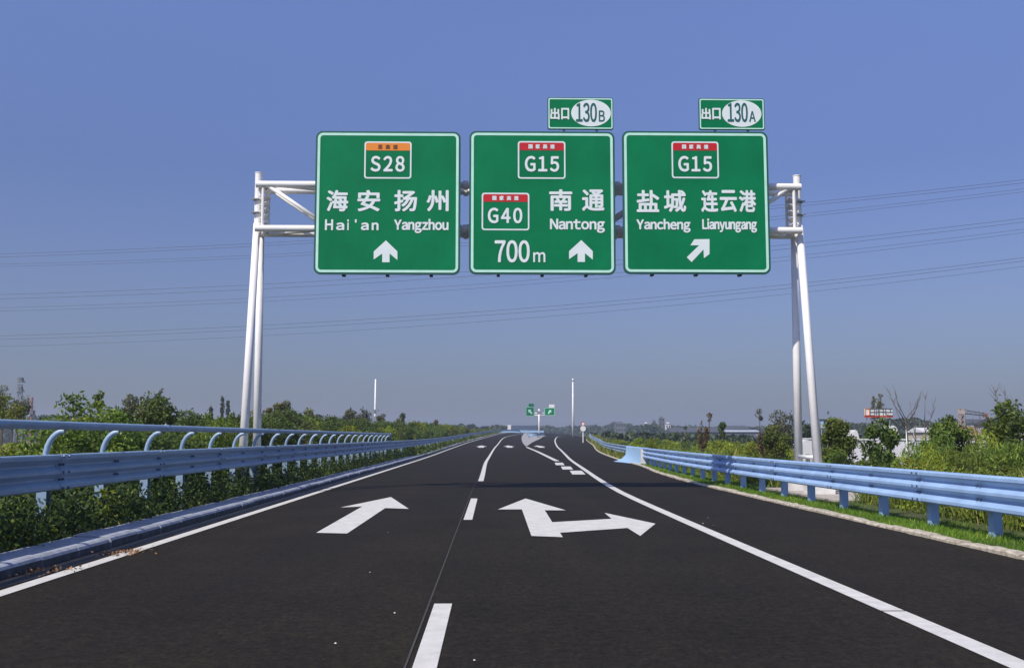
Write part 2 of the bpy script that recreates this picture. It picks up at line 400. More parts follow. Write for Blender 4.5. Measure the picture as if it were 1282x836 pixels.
# profile from the road side: lateral measured to the left (negative X)
KP = [(0, -.2), (0, .085), (-.02, .115), (-.06, .135), (-.50, .15), (-.54, .13), (-.54, -.2)][::-1]
def kerb_piece(y0, y1, name, jit, n=1, kind=None):
    mb = MB(); ys = [y0 + (y1-y0)*k/n for k in range(n+1)]
    dx, dz = random.uniform(-jit, jit), random.uniform(-jit, jit)
    mb.sweep(KP, [(XKerb(Y) + dx, Y, zmain(Y) + dz) for Y in ys])
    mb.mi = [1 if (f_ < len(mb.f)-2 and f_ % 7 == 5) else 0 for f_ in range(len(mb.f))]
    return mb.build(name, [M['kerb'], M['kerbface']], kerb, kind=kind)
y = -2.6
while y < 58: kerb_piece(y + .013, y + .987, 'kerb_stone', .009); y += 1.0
kerb_piece(58, 400, 'kerb_run', 0, 90, 'stuff')
mb = MB(); ys_ = frange(-2.6, 58, 1)
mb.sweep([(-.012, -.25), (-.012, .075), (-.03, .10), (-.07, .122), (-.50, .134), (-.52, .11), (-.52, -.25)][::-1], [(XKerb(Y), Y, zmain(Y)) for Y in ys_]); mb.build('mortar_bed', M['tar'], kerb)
edging = empty('road_edging', (6.2, 8, 0)); edging['kind'] = 'structure'
EP = [(-.0, -.2), (.0, .03), (.03, .05), (.16, .05), (.19, .03), (.19, -.2)]
y = 5.0
while y < 45:
    mb = MB(); l_ = random.uniform(.7, 1.1); jx, jz = random.uniform(-.02, .012), random.uniform(-.012, .012)
    mb.sweep(EP, [(XEdge(Y) + jx + random.uniform(-.01, .01), Y, surf(XEdge(Y), Y) + jz + random.uniform(-.01, .01)) for Y in (y + .01, y + l_*.35, y + l_*.7, y + l_ - .01)])
    mb.build('edging_block', M['edging'], edging); y += l_
mb = MB(); mb.sweep(EP, [(XEdge(Y), Y, surf(XEdge(Y), Y)) for Y in frange(45.5, 260, 5)]); mb.build('edging_run', M['edging'], edging, kind='stuff')
# ================================================================== guardrails
def thrie(sgn, k=1.0):                               # three-crest beam, sgn +1: face towards -X
    raw = [(.045, .253), (.012, .243), (0, .225), (0, .182), (.012, .165), (.068, .120), (.078, .107), (.078, .083), (.068, .070), (.012, .032), (0, .020)]
    raw = raw + [(a, -b) for a, b in raw[::-1]]
    back = [(a + .012, b) for a, b in raw[::-1]]
    return [(sgn * a, b * k) for a, b in raw + back]
def rail_panels(root, xf, zf, ys, sgn, m, name='rail_panel', smooth_step=None):
    pr = thrie(sgn, 1.0 if sgn > 0 else .92); pr = pr if sgn > 0 else pr[::-1]
    for i in range(len(ys)-1):
        a, b = ys[i], ys[i+1]; n = 2 if a < 60 else 3
        yy = [a - .14 + (b - a + .28)*k/n for k in range(n+1)]; lap = .009 * (i % 2)
        mb = MB(); mb.sweep(pr, [(xf(Y) - sgn*lap, Y, zf(Y) + .0015*(i % 2)) for Y in yy]); o = mb.build(name, m, root, smooth=True); sharp(o, 25)
def splice(root, xf, zf, ys, sgn):
    for Y in ys:
        X = xf(Y) - sgn*.006
        for dz, q in ((.205, 0), (.0, 0), (-.205, 0)):
            for dy in (-.09, .09):
                mb = MB(); mb.tube([(X + sgn*.01, Y+dy, zf(Y)+dz), (X - sgn*.018, Y+dy, zf(Y)+dz)], .017, 6); mb.build('splice_bolt', M['bolt'], root)
def bolts(root, xf, zf, ys, sgn):
    for Y in ys:
        mb = MB(); X = xf(Y) + sgn*.062; 
        for dz in (-.095, .095):
            for dy in (-.05, .05): mb.tube([(X, Y+dy, zf(Y)+dz), (X - sgn*.03, Y+dy, zf(Y)+dz)], .016, 6)
        mb.build('bolts', M['bolt'], root, kind='stuff')
def post_mesh(root, X, Y, z0, z1, m):
    mb = MB(); t = .012; w_, d = .13, .15
    a = [(-w_/2, -d/2), (w_/2, -d/2), (w_/2, -d/2+t), (-w_/2+t, -d/2+t), (-w_/2+t, d/2-t), (w_/2, d/2-t), (w_/2, d/2), (-w_/2, d/2)]
    n = len(a); mb.add([(X+p, Y+q, z0) for p, q in a] + [(X+p, Y+q, z1) for p, q in a], [(i, (i+1) % n, n+(i+1) % n, n+i) for i in range(n)] + [(n, n+1, n+2, n+3), (n+3, n+4, n+7, n), (n+4, n+5, n+6, n+7)])
    return mb.build('post', m, root)
def spacer(root, X0, X1, Y, zc, m):
    mb = MB(); mb.box((min(X0, X1), Y-.05, zc-.17), (max(X0, X1), Y+.05, zc+.17)); return mb.build('spacer_block', m, root)
# --- right guardrail (near part)
XR = interp([(0, 6.86), (14, 6.86), (24, 6.72), (31, 6.74), (40, 7.0), (48, 7.42), (53, 7.72)])
ZR = lambda Y: .875 - .253 + (0 if Y > 8 else 0)
rg = empty('guardrail', (XR(12), 12, 0), 'pale blue three-ridged guardrail along the grass verge on the right', 'guardrail')
ys = [4.6 + 4*i for i in range(13)]
ys[-1] = 52.6
rail_panels(rg, XR, ZR, ys, 1, M['rail'])
py_ = [4.6 + 2*i for i in range(24)]
for Y in py_:
    post_mesh(rg, XR(Y) + .27, Y, -.35, .80, M['rail']); spacer(rg, XR(Y) + .08, XR(Y) + .205, Y, ZR(Y), M['rail'])
bolts(rg, XR, ZR, py_, 1)
splice(rg, XR, ZR, [8.6, 12.6, 16.6, 20.6, 24.6, 28.6], 1)
# --- painted transition plate where two rails meet
def transition():
    root = empty('barrier_transition', (7.8, 56, 0), 'smooth pale blue barrier end with flared foot between the two right guardrails', 'barrier')
    mb = MB(); ys_ = [52.7, 54, 56, 58, 60]; vs = []
    for i, Y in enumerate(ys_):
        x = XR(53) + .02 + .015*(Y-52.7)
        t = i/4; fl = .12 + .62*t*t
        for q, z in ((.30, -.1), (.30, .86), (.05, .88), (0, .84), (-.03, .40), (-.05 - .25*fl, .18), (-fl*.75, .05), (-fl, .0), (-fl, -.1)):
            vs.append((x + q, Y, z))
    n = 9; fs = [(i*n+k, (i+1)*n+k, (i+1)*n+(k+1) % n, i*n+(k+1) % n) for i in range(4) for k in range(n)] + [tuple(range(n)), tuple(range(4*n+n-1, 4*n-1, -1))]
    mb.add(vs, fs); o = mb.build('barrier_wall', M['panelblue'], root, smooth=True); sharp(o, 35)
    mb = MB(); mb.box((XR(53)-.10, 52.25, -.1), (XR(53)+.12, 52.62, .80)); mb.build('end_post', M['conc'], root)
transition()
# --- right guardrail, far part along the ramp
XR2 = lambda Y: XEdge(Y) + .55
rg2 = empty('guardrail', (XR2(70), 70, 0), 'far grey blue guardrail curving along the right edge of the exit ramp', 'guardrail')
ys = [60 + 6*i for i in range(27)]
rail_panels(rg2, XR2, lambda Y: surf(XR2(Y), Y) + .62, ys, 1, M['railL'])
for Y in frange(61, 215, 4): post_mesh(rg2, XR2(Y) + .26, Y, surf(XR2(Y), Y)-.3, surf(XR2(Y), Y)+.8, M['rail'])
# --- left guardrail with top tube on curved brackets
XL = interp([(0, -5.6), (45, -5.6), (80, -5.58), (110, -5.42), (150, -4.6), (210, -2.4), (300, 1.7), (345, 6.4), (400, 15), (440, 24)])
ZL = lambda Y: zmain(Y) + .945 - (0 if Y < 80 else min(.10, (Y-80)*.001))
lg = empty('guardrail', (XL(12), 12, 0), 'blue three-ridged guardrail with a round top tube beside the left kerb', 'guardrail')
ys = [1.8 + 4*i for i in range(20)] + [82 + 6*i for i in range(58)]
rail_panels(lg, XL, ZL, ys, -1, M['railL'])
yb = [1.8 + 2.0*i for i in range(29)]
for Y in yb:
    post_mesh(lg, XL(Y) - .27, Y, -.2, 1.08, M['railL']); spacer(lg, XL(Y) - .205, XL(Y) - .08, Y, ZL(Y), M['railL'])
    mb = MB(); pts = []
    for k in range(8):
        a = R(90 * k / 7); pts.append((XL(Y) - .27 + .24*(1 - math.cos(a)), Y, 1.12 + .36*math.sin(a)))
    mb.tube([(XL(Y)-.27, Y, .95)] + pts + [(XL(Y) - .02, Y, 1.475)], .038, 10, flat=1); mb.build('tube_bracket', M['railL'], lg, smooth=True)
bolts(lg, XL, ZL, yb[:24], -1)
splice(lg, XL, ZL, [9.8, 13.8, 17.8, 21.8, 25.8, 29.8], -1)
for Y in frange(62, 330, 6): post_mesh(lg, XL(Y) - .26, Y, zmain(Y) - .2, zmain(Y) + 1.0, M['railL'])
tp = frange(-2, 58, 4.0)
for i in range(len(tp)-1):
    mb = MB(); mb.tube([(XL(Y) + .0, Y, 1.55) for Y in (tp[i]+.004, tp[i+1]-.004)], .055, 16); o = mb.build('top_tube', M['railL'], lg, smooth=True); sharp(o, 40)
    if i % 2 == 0:
        mb = MB(); mb.tube([(XL(0), tp[i+1]-.1, 1.55), (XL(0), tp[i+1]+.1, 1.55)], .062, 16); mb.tube([(XL(0), tp[i+1]-.05, 1.6), (XL(0), tp[i+1]-.05, 1.63)], .016, 8); mb.build('tube_sleeve', M['railL'], lg, smooth=True)
mb = MB(); mb.tube([(XL(58), 58, 1.55), (XL(58) - .02, 58.3, 1.50), (XL(58) - .05, 58.5, 1.25)], .055, 12); mb.build('tube_end', M['railL'], lg, smooth=True)
# small marker block in the left verge
mb = MB(); g = P(502, 563, 72); mb.tube([(g.x, g.y, .1), (g.x, g.y, .5), (g.x, g.y, .72)], [.2, .34, .12], 10)
mb.build('marker_stone', M['conc'], base=(g.x, g.y, .1), smooth=True, label='small pale marker stone under the left guardrail beyond the top tube', cat='marker')
# ================================================================== sign gantry
GY = 25.6
gxl, gxr = -6.03, 8.02
GO = 2.0
gan = empty('sign_gantry', (1, 26.3, 0), 'white tubular truss gantry spanning the road and carrying the green signs', 'gantry')
zt_, zb_ = P(641, 232, 23.95+GO).z, P(641, 287, 23.95+GO).z
YF, YB = 25.98, 26.66
for yy in (YF, YB):
    for z in (zt_, zb_):
        mb = MB(); mb.tube([(gxl + .02, yy, z), (gxr - .02, yy, z)], .088, 16); o = mb.build('chord', M['white'], gan, smooth=True); sharp(o)
nb = 8; x0, x1 = gxl + .28, gxr - .28
for k in range(nb):
    xa, xb = x0 + (x1-x0)*k/nb, x0 + (x1-x0)*(k+1)/nb
    za, zb2 = (zt_, zb_) if k % 2 == 0 else (zb_, zt_)
    ya, yb2 = (YF, YB) if k % 2 == 0 else (YB, YF)
    for pts in ([(xa, YF, za), (xb, YF, zb2)], [(xa, YB, za), (xb, YB, zb2)], [(xa, ya, zt_), (xb, yb2, zt_)], [(xa, yb2, zb_), (xb, ya, zb_)]):
        mb = MB(); mb.tube(pts, .05, 10); mb.build('brace', M['white'], gan, smooth=True)
for px in (581.5, 775.5):
    X = PX(px, 25.98)
    for z in (zt_, zb_):
        for yy in (YF, YB):
            mb = MB(); mb.tube([(X-.035, yy, z), (X+.035, yy, z)], .125, 16)
            for q in range(8):
                a = q*math.pi/4; mb.tube([(X-.06, yy+.105*math.cos(a), z+.105*math.sin(a)), (X+.06, yy+.105*math.cos(a), z+.105*math.sin(a))], .015, 6)
            o = mb.build('flange', M['white'], gan)
for sx_, X in ((1, gxl), (-1, gxr)):
    zt2 = P(641, 219, 26.35).z; zk = P(641, 288, 26.35).z
    mb = MB(); mb.tube([(X, 26.35, zb_ - .15), (X, 26.35, zt2)], .098, 16); mb.tube([(X, 26.35, zt2), (X, 26.35, zt2+.02)], .108, 16); o = mb.build('mast_head', M['white'], gan, smooth=True); sharp(o)
    mb = MB(); mb.tube([(X, 25.25, .16 if X < 0 else .49), (X, 26.26, zk + .12)], [.108, .092], 16); o = mb.build('leg', M['white'], gan, smooth=True)
    mb = MB(); mb.tube([(X, 26.88, .16 if X < 0 else .49), (X, 26.72, zk + .12)], [.108, .09], 16); o = mb.build('leg', M['white'], gan, smooth=True)
    mb = MB(); mb.tube([(X, 25.35, .90), (X, 26.85, .90)], .05, 10); mb.build('leg_tie', M['white'], gan, smooth=True)
    for yy in (25.25, 26.88):
        mb = MB(); fs_ = .30 if X > 0 else .19; fz = .46 if X > 0 else .13; mb.box((X-fs_, yy-fs_, -1.8), (X+fs_, yy+fs_, fz)); mb.build('footing', M['conc'], gan)
        mb = MB(); mb.box((X-.17, yy-.17, fz+.002), (X+.17, yy+.17, fz+.03))
        for a in (-1, 1):
            for b in (-1, 1): mb.tube([(X+a*.14, yy+b*.14, fz+.03), (X+a*.14, yy+b*.14, fz+.08)], .018, 6)
        mb.build('base_plate', M['galv'], gan)
    for py in (252, 268.5):                         # clamp collars on the head
        z = P(641, py, 26.35).z
        mb = MB(); mb.tube([(X, 26.35, z-.02), (X, 26.35, z+.02)], .13, 16); mb.box((X-.15, 26.17, z-.012), (X+.15, 26.25, z+.012)); mb.build('collar', M['galv'], gan)
    mb = MB()                                       # end frame: two uprights with stepped stiffener plates between the chords
    xe = X + sx_*.20
    for yy in (YF, YB): mb.tube([(xe, yy, zb_+.05), (xe, yy, zt_-.05)], .04, 8)
    mb.tube([(xe, YF, zt_), (xe, YB, zt_)], .05, 8); mb.tube([(xe, YF, zb_), (xe, YB, zb_)], .05, 8)
    mb.build('end_frame', M['white'], gan)
    for k in range(5):
        z = zb_ + .16 + k*.17; mb = MB()
        mb.add([(X+sx_*.08, 26.10, z-.05), (X+sx_*.08, 26.55, z-.05), (X+sx_*(.22+.015*k), 26.55, z+.05), (X+sx_*(.22+.015*k), 26.10, z+.05),
                (X+sx_*.08, 26.10, z-.03), (X+sx_*.08, 26.55, z-.03), (X+sx_*(.22+.015*k), 26.55, z+.07), (X+sx_*(.22+.015*k), 26.10, z+.07)],
               [(0,1,2,3), (7,6,5,4), (0,4,5,1), (1,5,6,2), (2,6,7,3), (3,7,4,0)]); mb.build('stiffener_plate', M['white'], gan)
    mb = MB(); mb.add([(X+sx_*.06, 26.07, zt_+.02), (X+sx_*.06, 26.07, zt_-.30), (X+sx_*.42, 26.07, zt_-.02), (X+sx_*.06, 26.085, zt_+.02), (X+sx_*.06, 26.085, zt_-.30), (X+sx_*.42, 26.085, zt_-.02)], [(0,1,2), (5,4,3), (0,3,4,1), (1,4,5,2), (2,5,3,0)])
    mb.build('gusset_plate', M['white'], gan)
mb = MB(); mb.box((7.5, 22.6, -1.5), (9.0, 28.2, .035)); mb.build('pavement', M['edgingpad'], kind='structure')
# ------------------------------------------------------------------ lettering
def S(px, py): p = P(px, py, GY); return p.x, p.z
GLY = {}
def glyph(ch):
    if ch in GLY: return GLY[ch]
    src = chr(ord(ch) + 0xFEE0) if 33 <= ord(ch) <= 126 and ch != "'" else ch     # full-width forms keep one typeface for all
    cu = bpy.data.curves.new('t', 'FONT'); cu.body = src; cu.size = 1; cu.resolution_u = 4
    tmp = bpy.data.objects.new('t', cu); C.objects.link(tmp); bpy.context.view_layer.update()
    dg = bpy.context.evaluated_depsgraph_get(); me = bpy.data.meshes.new_from_object(tmp.evaluated_get(dg))
    bpy.data.objects.remove(tmp); bpy.data.curves.remove(cu)
    co = [(v.co.x, v.co.y) for v in me.vertices]; fs = [tuple(p.vertices) for p in me.polygons]; bpy.data.meshes.remove(me)
    x0 = min(c[0] for c in co); GLY[ch] = ([(a - x0, b) for a, b in co], fs, max(c[0] for c in co) - x0); return GLY[ch]
def lettering(txt, x0, x1, y0, y1, m, parent, bold=.014, lbl=None, yoff=-.036, D=GY, gap=.10):
    vs = []; fs = []; cur = 0
    for ch in txt:
        c, f, w_ = glyph(ch); b_ = len(vs); vs += [(a + cur, q) for a, q in c]; fs += [tuple(i + b_ for i in t) for t in f]; cur += w_ + gap
    xs = [v[0] for v in vs]; ys_ = [v[1] for v in vs]; mx0, mx1, my0, my1 = min(xs), max(xs), min(ys_), max(ys_)
    a, b = P(x0, y1, D), P(x1, y0, D); th = bold * 1.0
    sx_, sz_ = (b.x - a.x - 2*th)/(mx1 - mx0), (b.z - a.z - 2*th)/(my1 - my0)
    mb = MB(); k = 0
    for ox, oz in ((0, 0), (th, 0), (-th, 0), (0, th), (0, -th), (th*.7, th*.7), (-th*.7, th*.7), (th*.7, -th*.7), (-th*.7, -th*.7)):
        mb.add([(a.x + th + ox + (u - mx0)*sx_, D + yoff - .0004*k, a.z + th + oz + (v - my0)*sz_) for u, v in vs], fs); k += 1
    ob = mb.build('lettering', m, parent)
    if lbl: ob['label'] = lbl
    return ob
def panel(xl, xr, yt, yb_, label):
    ax, az = S(xl, yb_); bx = S(xr, yb_)[0]; bz = S((xl+xr)/2, yt)[1]
    root = empty('road_sign', ((ax+bx)/2, GY, az), label, 'road sign')
    mb = MB(); mb.prism(rrect(ax, bx, az, bz, .17), GY - .02, GY + .03); mb.build('sign_plate', M['greenrim'], root)
    mb = MB(); mb.prism(rrect(ax+.035, bx-.035, az+.035, bz-.035, .14), GY - .026, GY - .0205); mb.build('green_face', M['green'], root)
    mb = MB(); mb.ring(rrect(ax+.05, bx-.05, az+.05, bz-.05, .135), rrect(ax+.112, bx-.112, az+.112, bz-.112, .08), GY - .032, GY - .0265); mb.build('border', M['border'], root)
    n = 5
    for k in range(n):
        z = az + .25 + (bz-az-.5)*k/(n-1); mb = MB(); mb.box((ax+.1, GY+.031, z-.03), (bx-.1, GY+.08, z+.03)); mb.build('back_rib', M['alu'], root)
    for t in (.2, .5, .8):
        X = ax + (bx-ax)*t; mb = MB(); mb.box((X-.04, GY+.081, az-.02), (X+.04, GY+.285, bz-.06)); mb.build('mounting_bracket', M['greenrim'], root)
    return root
def shield(root, x0, x1, y0, y1, band, btxt, bcol, txt, tb, D=GY):
    (ax, az), (bx, bz) = S(x0, y1), S(x1, y0)
    zb2 = S(x0, y0 + (y1-y0)*.235)[1]
    mb = MB(); mb.ring(rrect(ax, bx, az, bz, .07), rrect(ax+.036, bx-.036, az+.036, bz-.036, .045), GY-.032, GY-.0265); mb.build('shield_outline', M['film'], root)
    mb = MB(); mb.prism(rrect(ax+.037, bx-.037, zb2, bz-.037, .03), GY-.031, GY-.0268); mb.build('shield_band', M[band], root)
    x = (x0+x1)/2; h = (y1-y0)
    lettering(btxt, x - 4.1*len(btxt), x + 4.1*len(btxt), y0+h*.08, y0+h*.20, M[bcol], root, .006, gap=.75)
    lettering(txt, *tb, M['film'], root, .014, gap=.24)
def arrow_sign(root, cx, cy, s, rot):
    pts = [(361,665),(411,713),(411,750),(377,722),(377,760),(345,760),(345,722),(308,748),(308,713)]
    pts = [((x-361)/3.483, (y-712)/3.483) for x, y in pts]; c, s_ = math.cos(rot), math.sin(rot)
    pl = [S(cx + s*(x*c - y*s_), cy + s*(x*s_ + y*c)) for x, y in pts]
    mb = MB(); mb.prism(pl, GY-.033, GY-.0265); mb.build('arrow', M['film'], root)
s1 = panel(392.5, 576, 165, 343.5, 'leftmost large green road sign with orange topped S28 shield')
shield(s1, 456, 515.5, 178, 224, 'orange', '苏高速', 'brown', 'S28', (464, 507, 196, 215.6))
for ch, a, b in (('海', 408.7, 436.5), ('安', 447.5, 476.5), ('扬', 493.5, 522.5), ('州', 534, 562)): lettering(ch, a, b, 238.5, 265.2, M['film'], s1, .016)
for ch, a, b, t in (('H', 407, 417.5, 275), ('a', 421, 431.5, 279), ('i', 434.8, 437.3, 275), ("'", 444.5, 447, 275), ('a', 452, 462, 279), ('n', 465.5, 474.3, 279)):
    lettering(ch, a, b, t, 288.7 if ch != "'" else 279.5, M['film'], s1, .012)
lettering('Yangzhou', 493.4, 561.7, 274.5, 292.3, M['film'], s1, .012)
arrow_sign(s1, 483.3, 314.8, 1, 0)
s2 = panel(587, 771, 165, 343.5, 'middle large green road sign with G15 and G40 shields and 700 m')
shield(s2, 648.3, 707.7, 177.6, 224.2, 'redband', '国家高速', 'film', 'G15', (657, 700, 196, 215.6))
shield(s2, 603, 662.6, 242, 288.5, 'redband', '国家高速', 'film', 'G40', (610.7, 654, 260.6, 280))
for ch, a, b in (('南', 687.6, 716.3), ('通', 728.6, 756.5)): lettering(ch, a, b, 237.7, 264.6, M['film'], s2, .016)
lettering('Nantong', 688.5, 757, 274.4, 291.8, M['film'], s2, .012)
lettering('700', 619.3, 663.2, 301, 329, M['film'], s2, .014); lettering('m', 667.5, 682.7, 316, 328.6, M['film'], s2, .008)
arrow_sign(s2, 727.6, 314.4, 1, 0)
s3 = panel(780.5, 965, 165, 343, 'rightmost large green road sign with one G15 shield and slanting arrow')
shield(s3, 841, 899, 178, 223.6, 'redband', '国家高速', 'film', 'G15', (849, 891, 196, 215.6))
for ch, a, b in (('盐', 797, 825), ('城', 831, 858.5), ('连', 877.6, 898.5), ('云', 901, 922), ('港', 925, 945.8)): lettering(ch, a, b, 238.5, 266, M['film'], s3, .016)
lettering('Yancheng', 796.7, 864, 274.4, 291.5, M['film'], s3, .012); lettering('Lianyungang', 879, 947, 274.2, 291.5, M['film'], s3, .012)
mb = MB(); mb.prism([S(x/3.485 + 770, y/3.485 + 110) for x, y in [(345,662),(411,661),(411,726),(387,744),(385,706),(333,761),(312,740),(366,688),(328,688)]], GY-.033, GY-.0265); mb.build('arrow', M['film'], s3)
def exit_plate(x0, x1, y0, y1, el, letter, tb, lb, cb, label):
    (ax, az), (bx, bz) = S(x0, y1), S(x1, y0)
    root = empty('exit_plate', ((ax+bx)/2, GY, az), label, 'road sign')
    mb = MB(); mb.prism(rrect(ax, bx, az, bz, .05), GY-.02, GY+.02); mb.build('sign_plate', M['greenrim'], root)
    mb = MB(); mb.prism(rrect(ax+.02, bx-.02, az+.02, bz-.02, .04), GY-.026, GY-.0205); mb.build('green_face', M['green'], root)
    mb = MB(); mb.ring(rrect(ax+.022, bx-.022, az+.022, bz-.022, .04), rrect(ax+.052, bx-.052, az+.052, bz-.052, .03), GY-.031, GY-.0265); mb.build('border', M['border'], root)
    (ex0, ez0), (ex1, ez1) = S(el[0], el[3]), S(el[1], el[2])
    pl = [((ex0+ex1)/2 + (ex1-ex0)/2*math.cos(a), (ez0+ez1)/2 - (ez1-ez0)/2*math.sin(a)) for a in [2*math.pi*k/36 for k in range(36)]]
    mb = MB(); mb.prism(pl, GY-.033, GY-.0268); mb.build('number_oval', M['film'], root)
    lettering('130', *tb, M['signdark'], root, .010); lettering(letter, *lb, M['signdark'], root, .006)
    for ch, a, b in cb: lettering(ch, a, b, 136, 150.5, M['film'], root, .012)
    for t in (.25, .75):
        X = ax + (bx-ax)*t; mb = MB(); mb.box((X-.03, GY+.021, az-.25), (X+.03, GY+.079, bz-.05)); mb.build('mounting_bracket', M['alu'], root)
exit_plate(685.5, 767.5, 123, 162.5, (715, 764.5, 125.8, 158.8), 'B', (721, 747, 129.5, 153.5), (749.5, 757, 139, 153), (('出', 688.8, 700.5), ('口', 702.5, 712.5)), 'small green exit plate 130B on top of the middle sign')
exit_plate(875, 956.5, 124, 163, (904, 952.5, 126.6, 159.4), 'A', (910.6, 935.5, 129.5, 153.6), (937.5, 945.5, 140, 153.3), (('出', 877.8, 889.5), ('口', 891.5, 901.8)), 'small green exit plate 130A on top of the rightmost sign')
# ================================================================== vegetation
def np_mesh(name, verts, quads, tint, mats, mi=None):
    me = bpy.data.meshes.new(name); nv, nf, k = len(verts), len(quads), quads.shape[1]
    me.vertices.add(nv); me.vertices.foreach_set('co', verts.astype('f').ravel())
    me.loops.add(nf*k); me.loops.foreach_set('vertex_index', quads.astype('i').ravel())
    me.polygons.add(nf); me.polygons.foreach_set('loop_start', np.arange(0, nf*k, k, dtype='i')); me.polygons.foreach_set('loop_total', np.full(nf, k, 'i'))
    for m in mats: me.materials.append(m)
    if mi is not None: me.polygons.foreach_set('material_index', mi.astype('i'))
    at = me.attributes.new('tint', 'FLOAT', 'FACE'); at.data.foreach_set('value', tint.astype('f'))
    me.update(calc_edges=True); me.validate(); return me
def leaves(cent, size, rng, up=.35, aspect=.5, droop=0.0):
    n = len(cent); d = rng.normal(size=(n, 3)); d[:, 2] += droop; d /= np.linalg.norm(d, axis=1)[:, None]
    nr = rng.normal(size=(n, 3)); nr[:, 2] += up*3; b = np.cross(d, nr); b /= np.linalg.norm(b, axis=1)[:, None] + 1e-9
    s = (size * rng.uniform(.6, 1.4, n))[:, None]
    v = np.stack([cent - d*s*.5, cent + b*s*aspect*.5, cent + d*s*.5, cent - b*s*aspect*.5], 1).reshape(-1, 3)
    return v, np.arange(n*4).reshape(-1, 4)
def crown_pts(rng, n, w, h, z0, blobs, br, hollow=.55, conical=0, spiky=0):
    cs = []
    for _ in range(blobs):
        a = rng.uniform(0, 2*math.pi); t = rng.uniform(0, 1); rad = w/2*math.sqrt(rng.uniform(0, 1))*(1 - conical*t)*.85
        zz = z0 + h*(t if conical else (.18 + .72*t*(1 - .45*(rad/(w/2))**2)))
        cs.append((rad*math.cos(a), rad*math.sin(a), zz, br*rng.uniform(.6, 1.25)*(1 - .5*conical*t)))
    cs = np.array(cs); idx = rng.integers(0, blobs, n); c = cs[idx]
    d = rng.normal(size=(n, 3)); d /= np.linalg.norm(d, axis=1)[:, None]
    r = (hollow + (1-hollow)*rng.uniform(0, 1, n)**.6) * (1 + rng.normal(size=n)*.10) * c[:, 3]
    p = c[:, :3] + d * r[:, None] * np.array([1, 1, .8])
    if spiky:
        k = rng.uniform(0, 1, n) < spiky; p[k, 2] += rng.uniform(0, .10*h, k.sum())*(rng.uniform(0, 1, k.sum())**2)
    p[:, 2] = np.maximum(p[:, 2], .02); tint_b = rng.uniform(-.2, .2, blobs)[idx]
    return p, cs, tint_b
def plant_meshes(seed, w, h, n, leaf, kind, blobs=14, br=.3, z0=0, up=.35, aspect=.5, conical=0, spiky=0, droop=0, hollow=.5, trunk=None, bark='bark', stems=6, top=None):
    rng = np.random.default_rng(seed); p, cs, tb = crown_pts(rng, n, w, h, z0, blobs, br, hollow, conical, spiky)
    zs = (z0 + h) / np.percentile(p[:, 2], 98.5)
    p[:, 2] *= zs; cs[:, 2] *= zs
    v, q = leaves(p, leaf, rng, up, aspect, droop); t = np.clip(rng.beta(2, 2.4, n) + tb, 0, 1)
    cme = np_mesh('foliage', v, q, t, [LF[kind]])
    mb = MB(); random.seed(seed)
    if trunk:
        lean = Vector((random.uniform(-.05, .05)*h, random.uniform(-.05, .05)*h, 0)); th = z0 + h*.55
        mb.tube([(0, 0, -.25), lean*.3 + Vector((0, 0, th*.4)), lean + Vector((0, 0, th)), lean*1.3 + Vector((0, 0, z0 + h*.9))], [trunk, trunk*.8, trunk*.5, trunk*.15], 8)
        for c in cs[:min(12, len(cs))]:
            st = lean*.6 + Vector((0, 0, min(th, max(.3*th, c[2]*.6)))); mid = st.lerp(Vector(c[:3]), .5) + Vector((0, 0, .06*h)); mb.tube([st, mid, Vector(c[:3])], [trunk*.4, trunk*.25, trunk*.08], 5)
    else:
        for c in cs[:stems]:
            mb.tube([(c[0]*.2, c[1]*.2, -.15), (c[0]*.6, c[1]*.6, c[2]*.5), tuple(c[:3])], [.018, .013, .006], 5)
    tme = bpy.data.meshes.new('stem'); tme.from_pydata([tuple(x) for x in mb.v], [], mb.f); tme.materials.append(M[bark]); tme.shade_smooth()
    return cme, tme
def plant(name, loc, meshes, rz=0, s=(1, 1, 1), label=None, cat=None, group=None, tree=False):
    r = empty(name, loc, label, cat, group, rz); r.scale = s
    for me, nm in zip(meshes, ('crown', 'trunk') if tree else ('foliage', 'stem')):
        o = bpy.data.objects.new(nm, me); C.objects.link(o); o.parent = r
    return r
V = {}
V['hd'] = [plant_meshes(10+i, 2.0, 1.9, 5200, .098, 'dark', 26, .33, .15, spiky=.05) for i in range(3)]
V['hm'] = [plant_meshes(20+i, 2.0, 1.8, 5200, .098, 'mid', 24, .34, .1, spiky=.07) for i in range(3)]
V['hy'] = [plant_meshes(30+i, 1.6, 1.5, 3200, .08, 'yellow', 16, .30, .1, spiky=.05) for i in range(2)]
V['ho'] = [plant_meshes(40+i, 1.5, 2.0, 2200, .08, 'olive', 18, .26, .2, spiky=.12) for i in range(2)]
V['far'] = [plant_meshes(50+i, 3.0, 2.4, 2600, .17, k, 18, .55, .1, spiky=.05) for i, k in enumerate(('dark', 'mid', 'yellow', 'olive'))]
rnd = random.Random(7)
TOP = {'hd': 2.05, 'hm': 1.9, 'hy': 1.6, 'ho': 2.2, 'far': 2.5, 'fe': 1.55}
GH = 'shrubs in the hedge behind the left guardrail'
lab = {'hd': 'dark green leafy shrub in the dense hedge behind the left guardrail', 'hm': 'fresh green leafy shrub in the dense hedge behind the left guardrail',
       'hy': 'yellow green shrub in the hedge behind the left guardrail', 'ho': 'thin olive brown shrub sticking out of the hedge behind the left guardrail'}
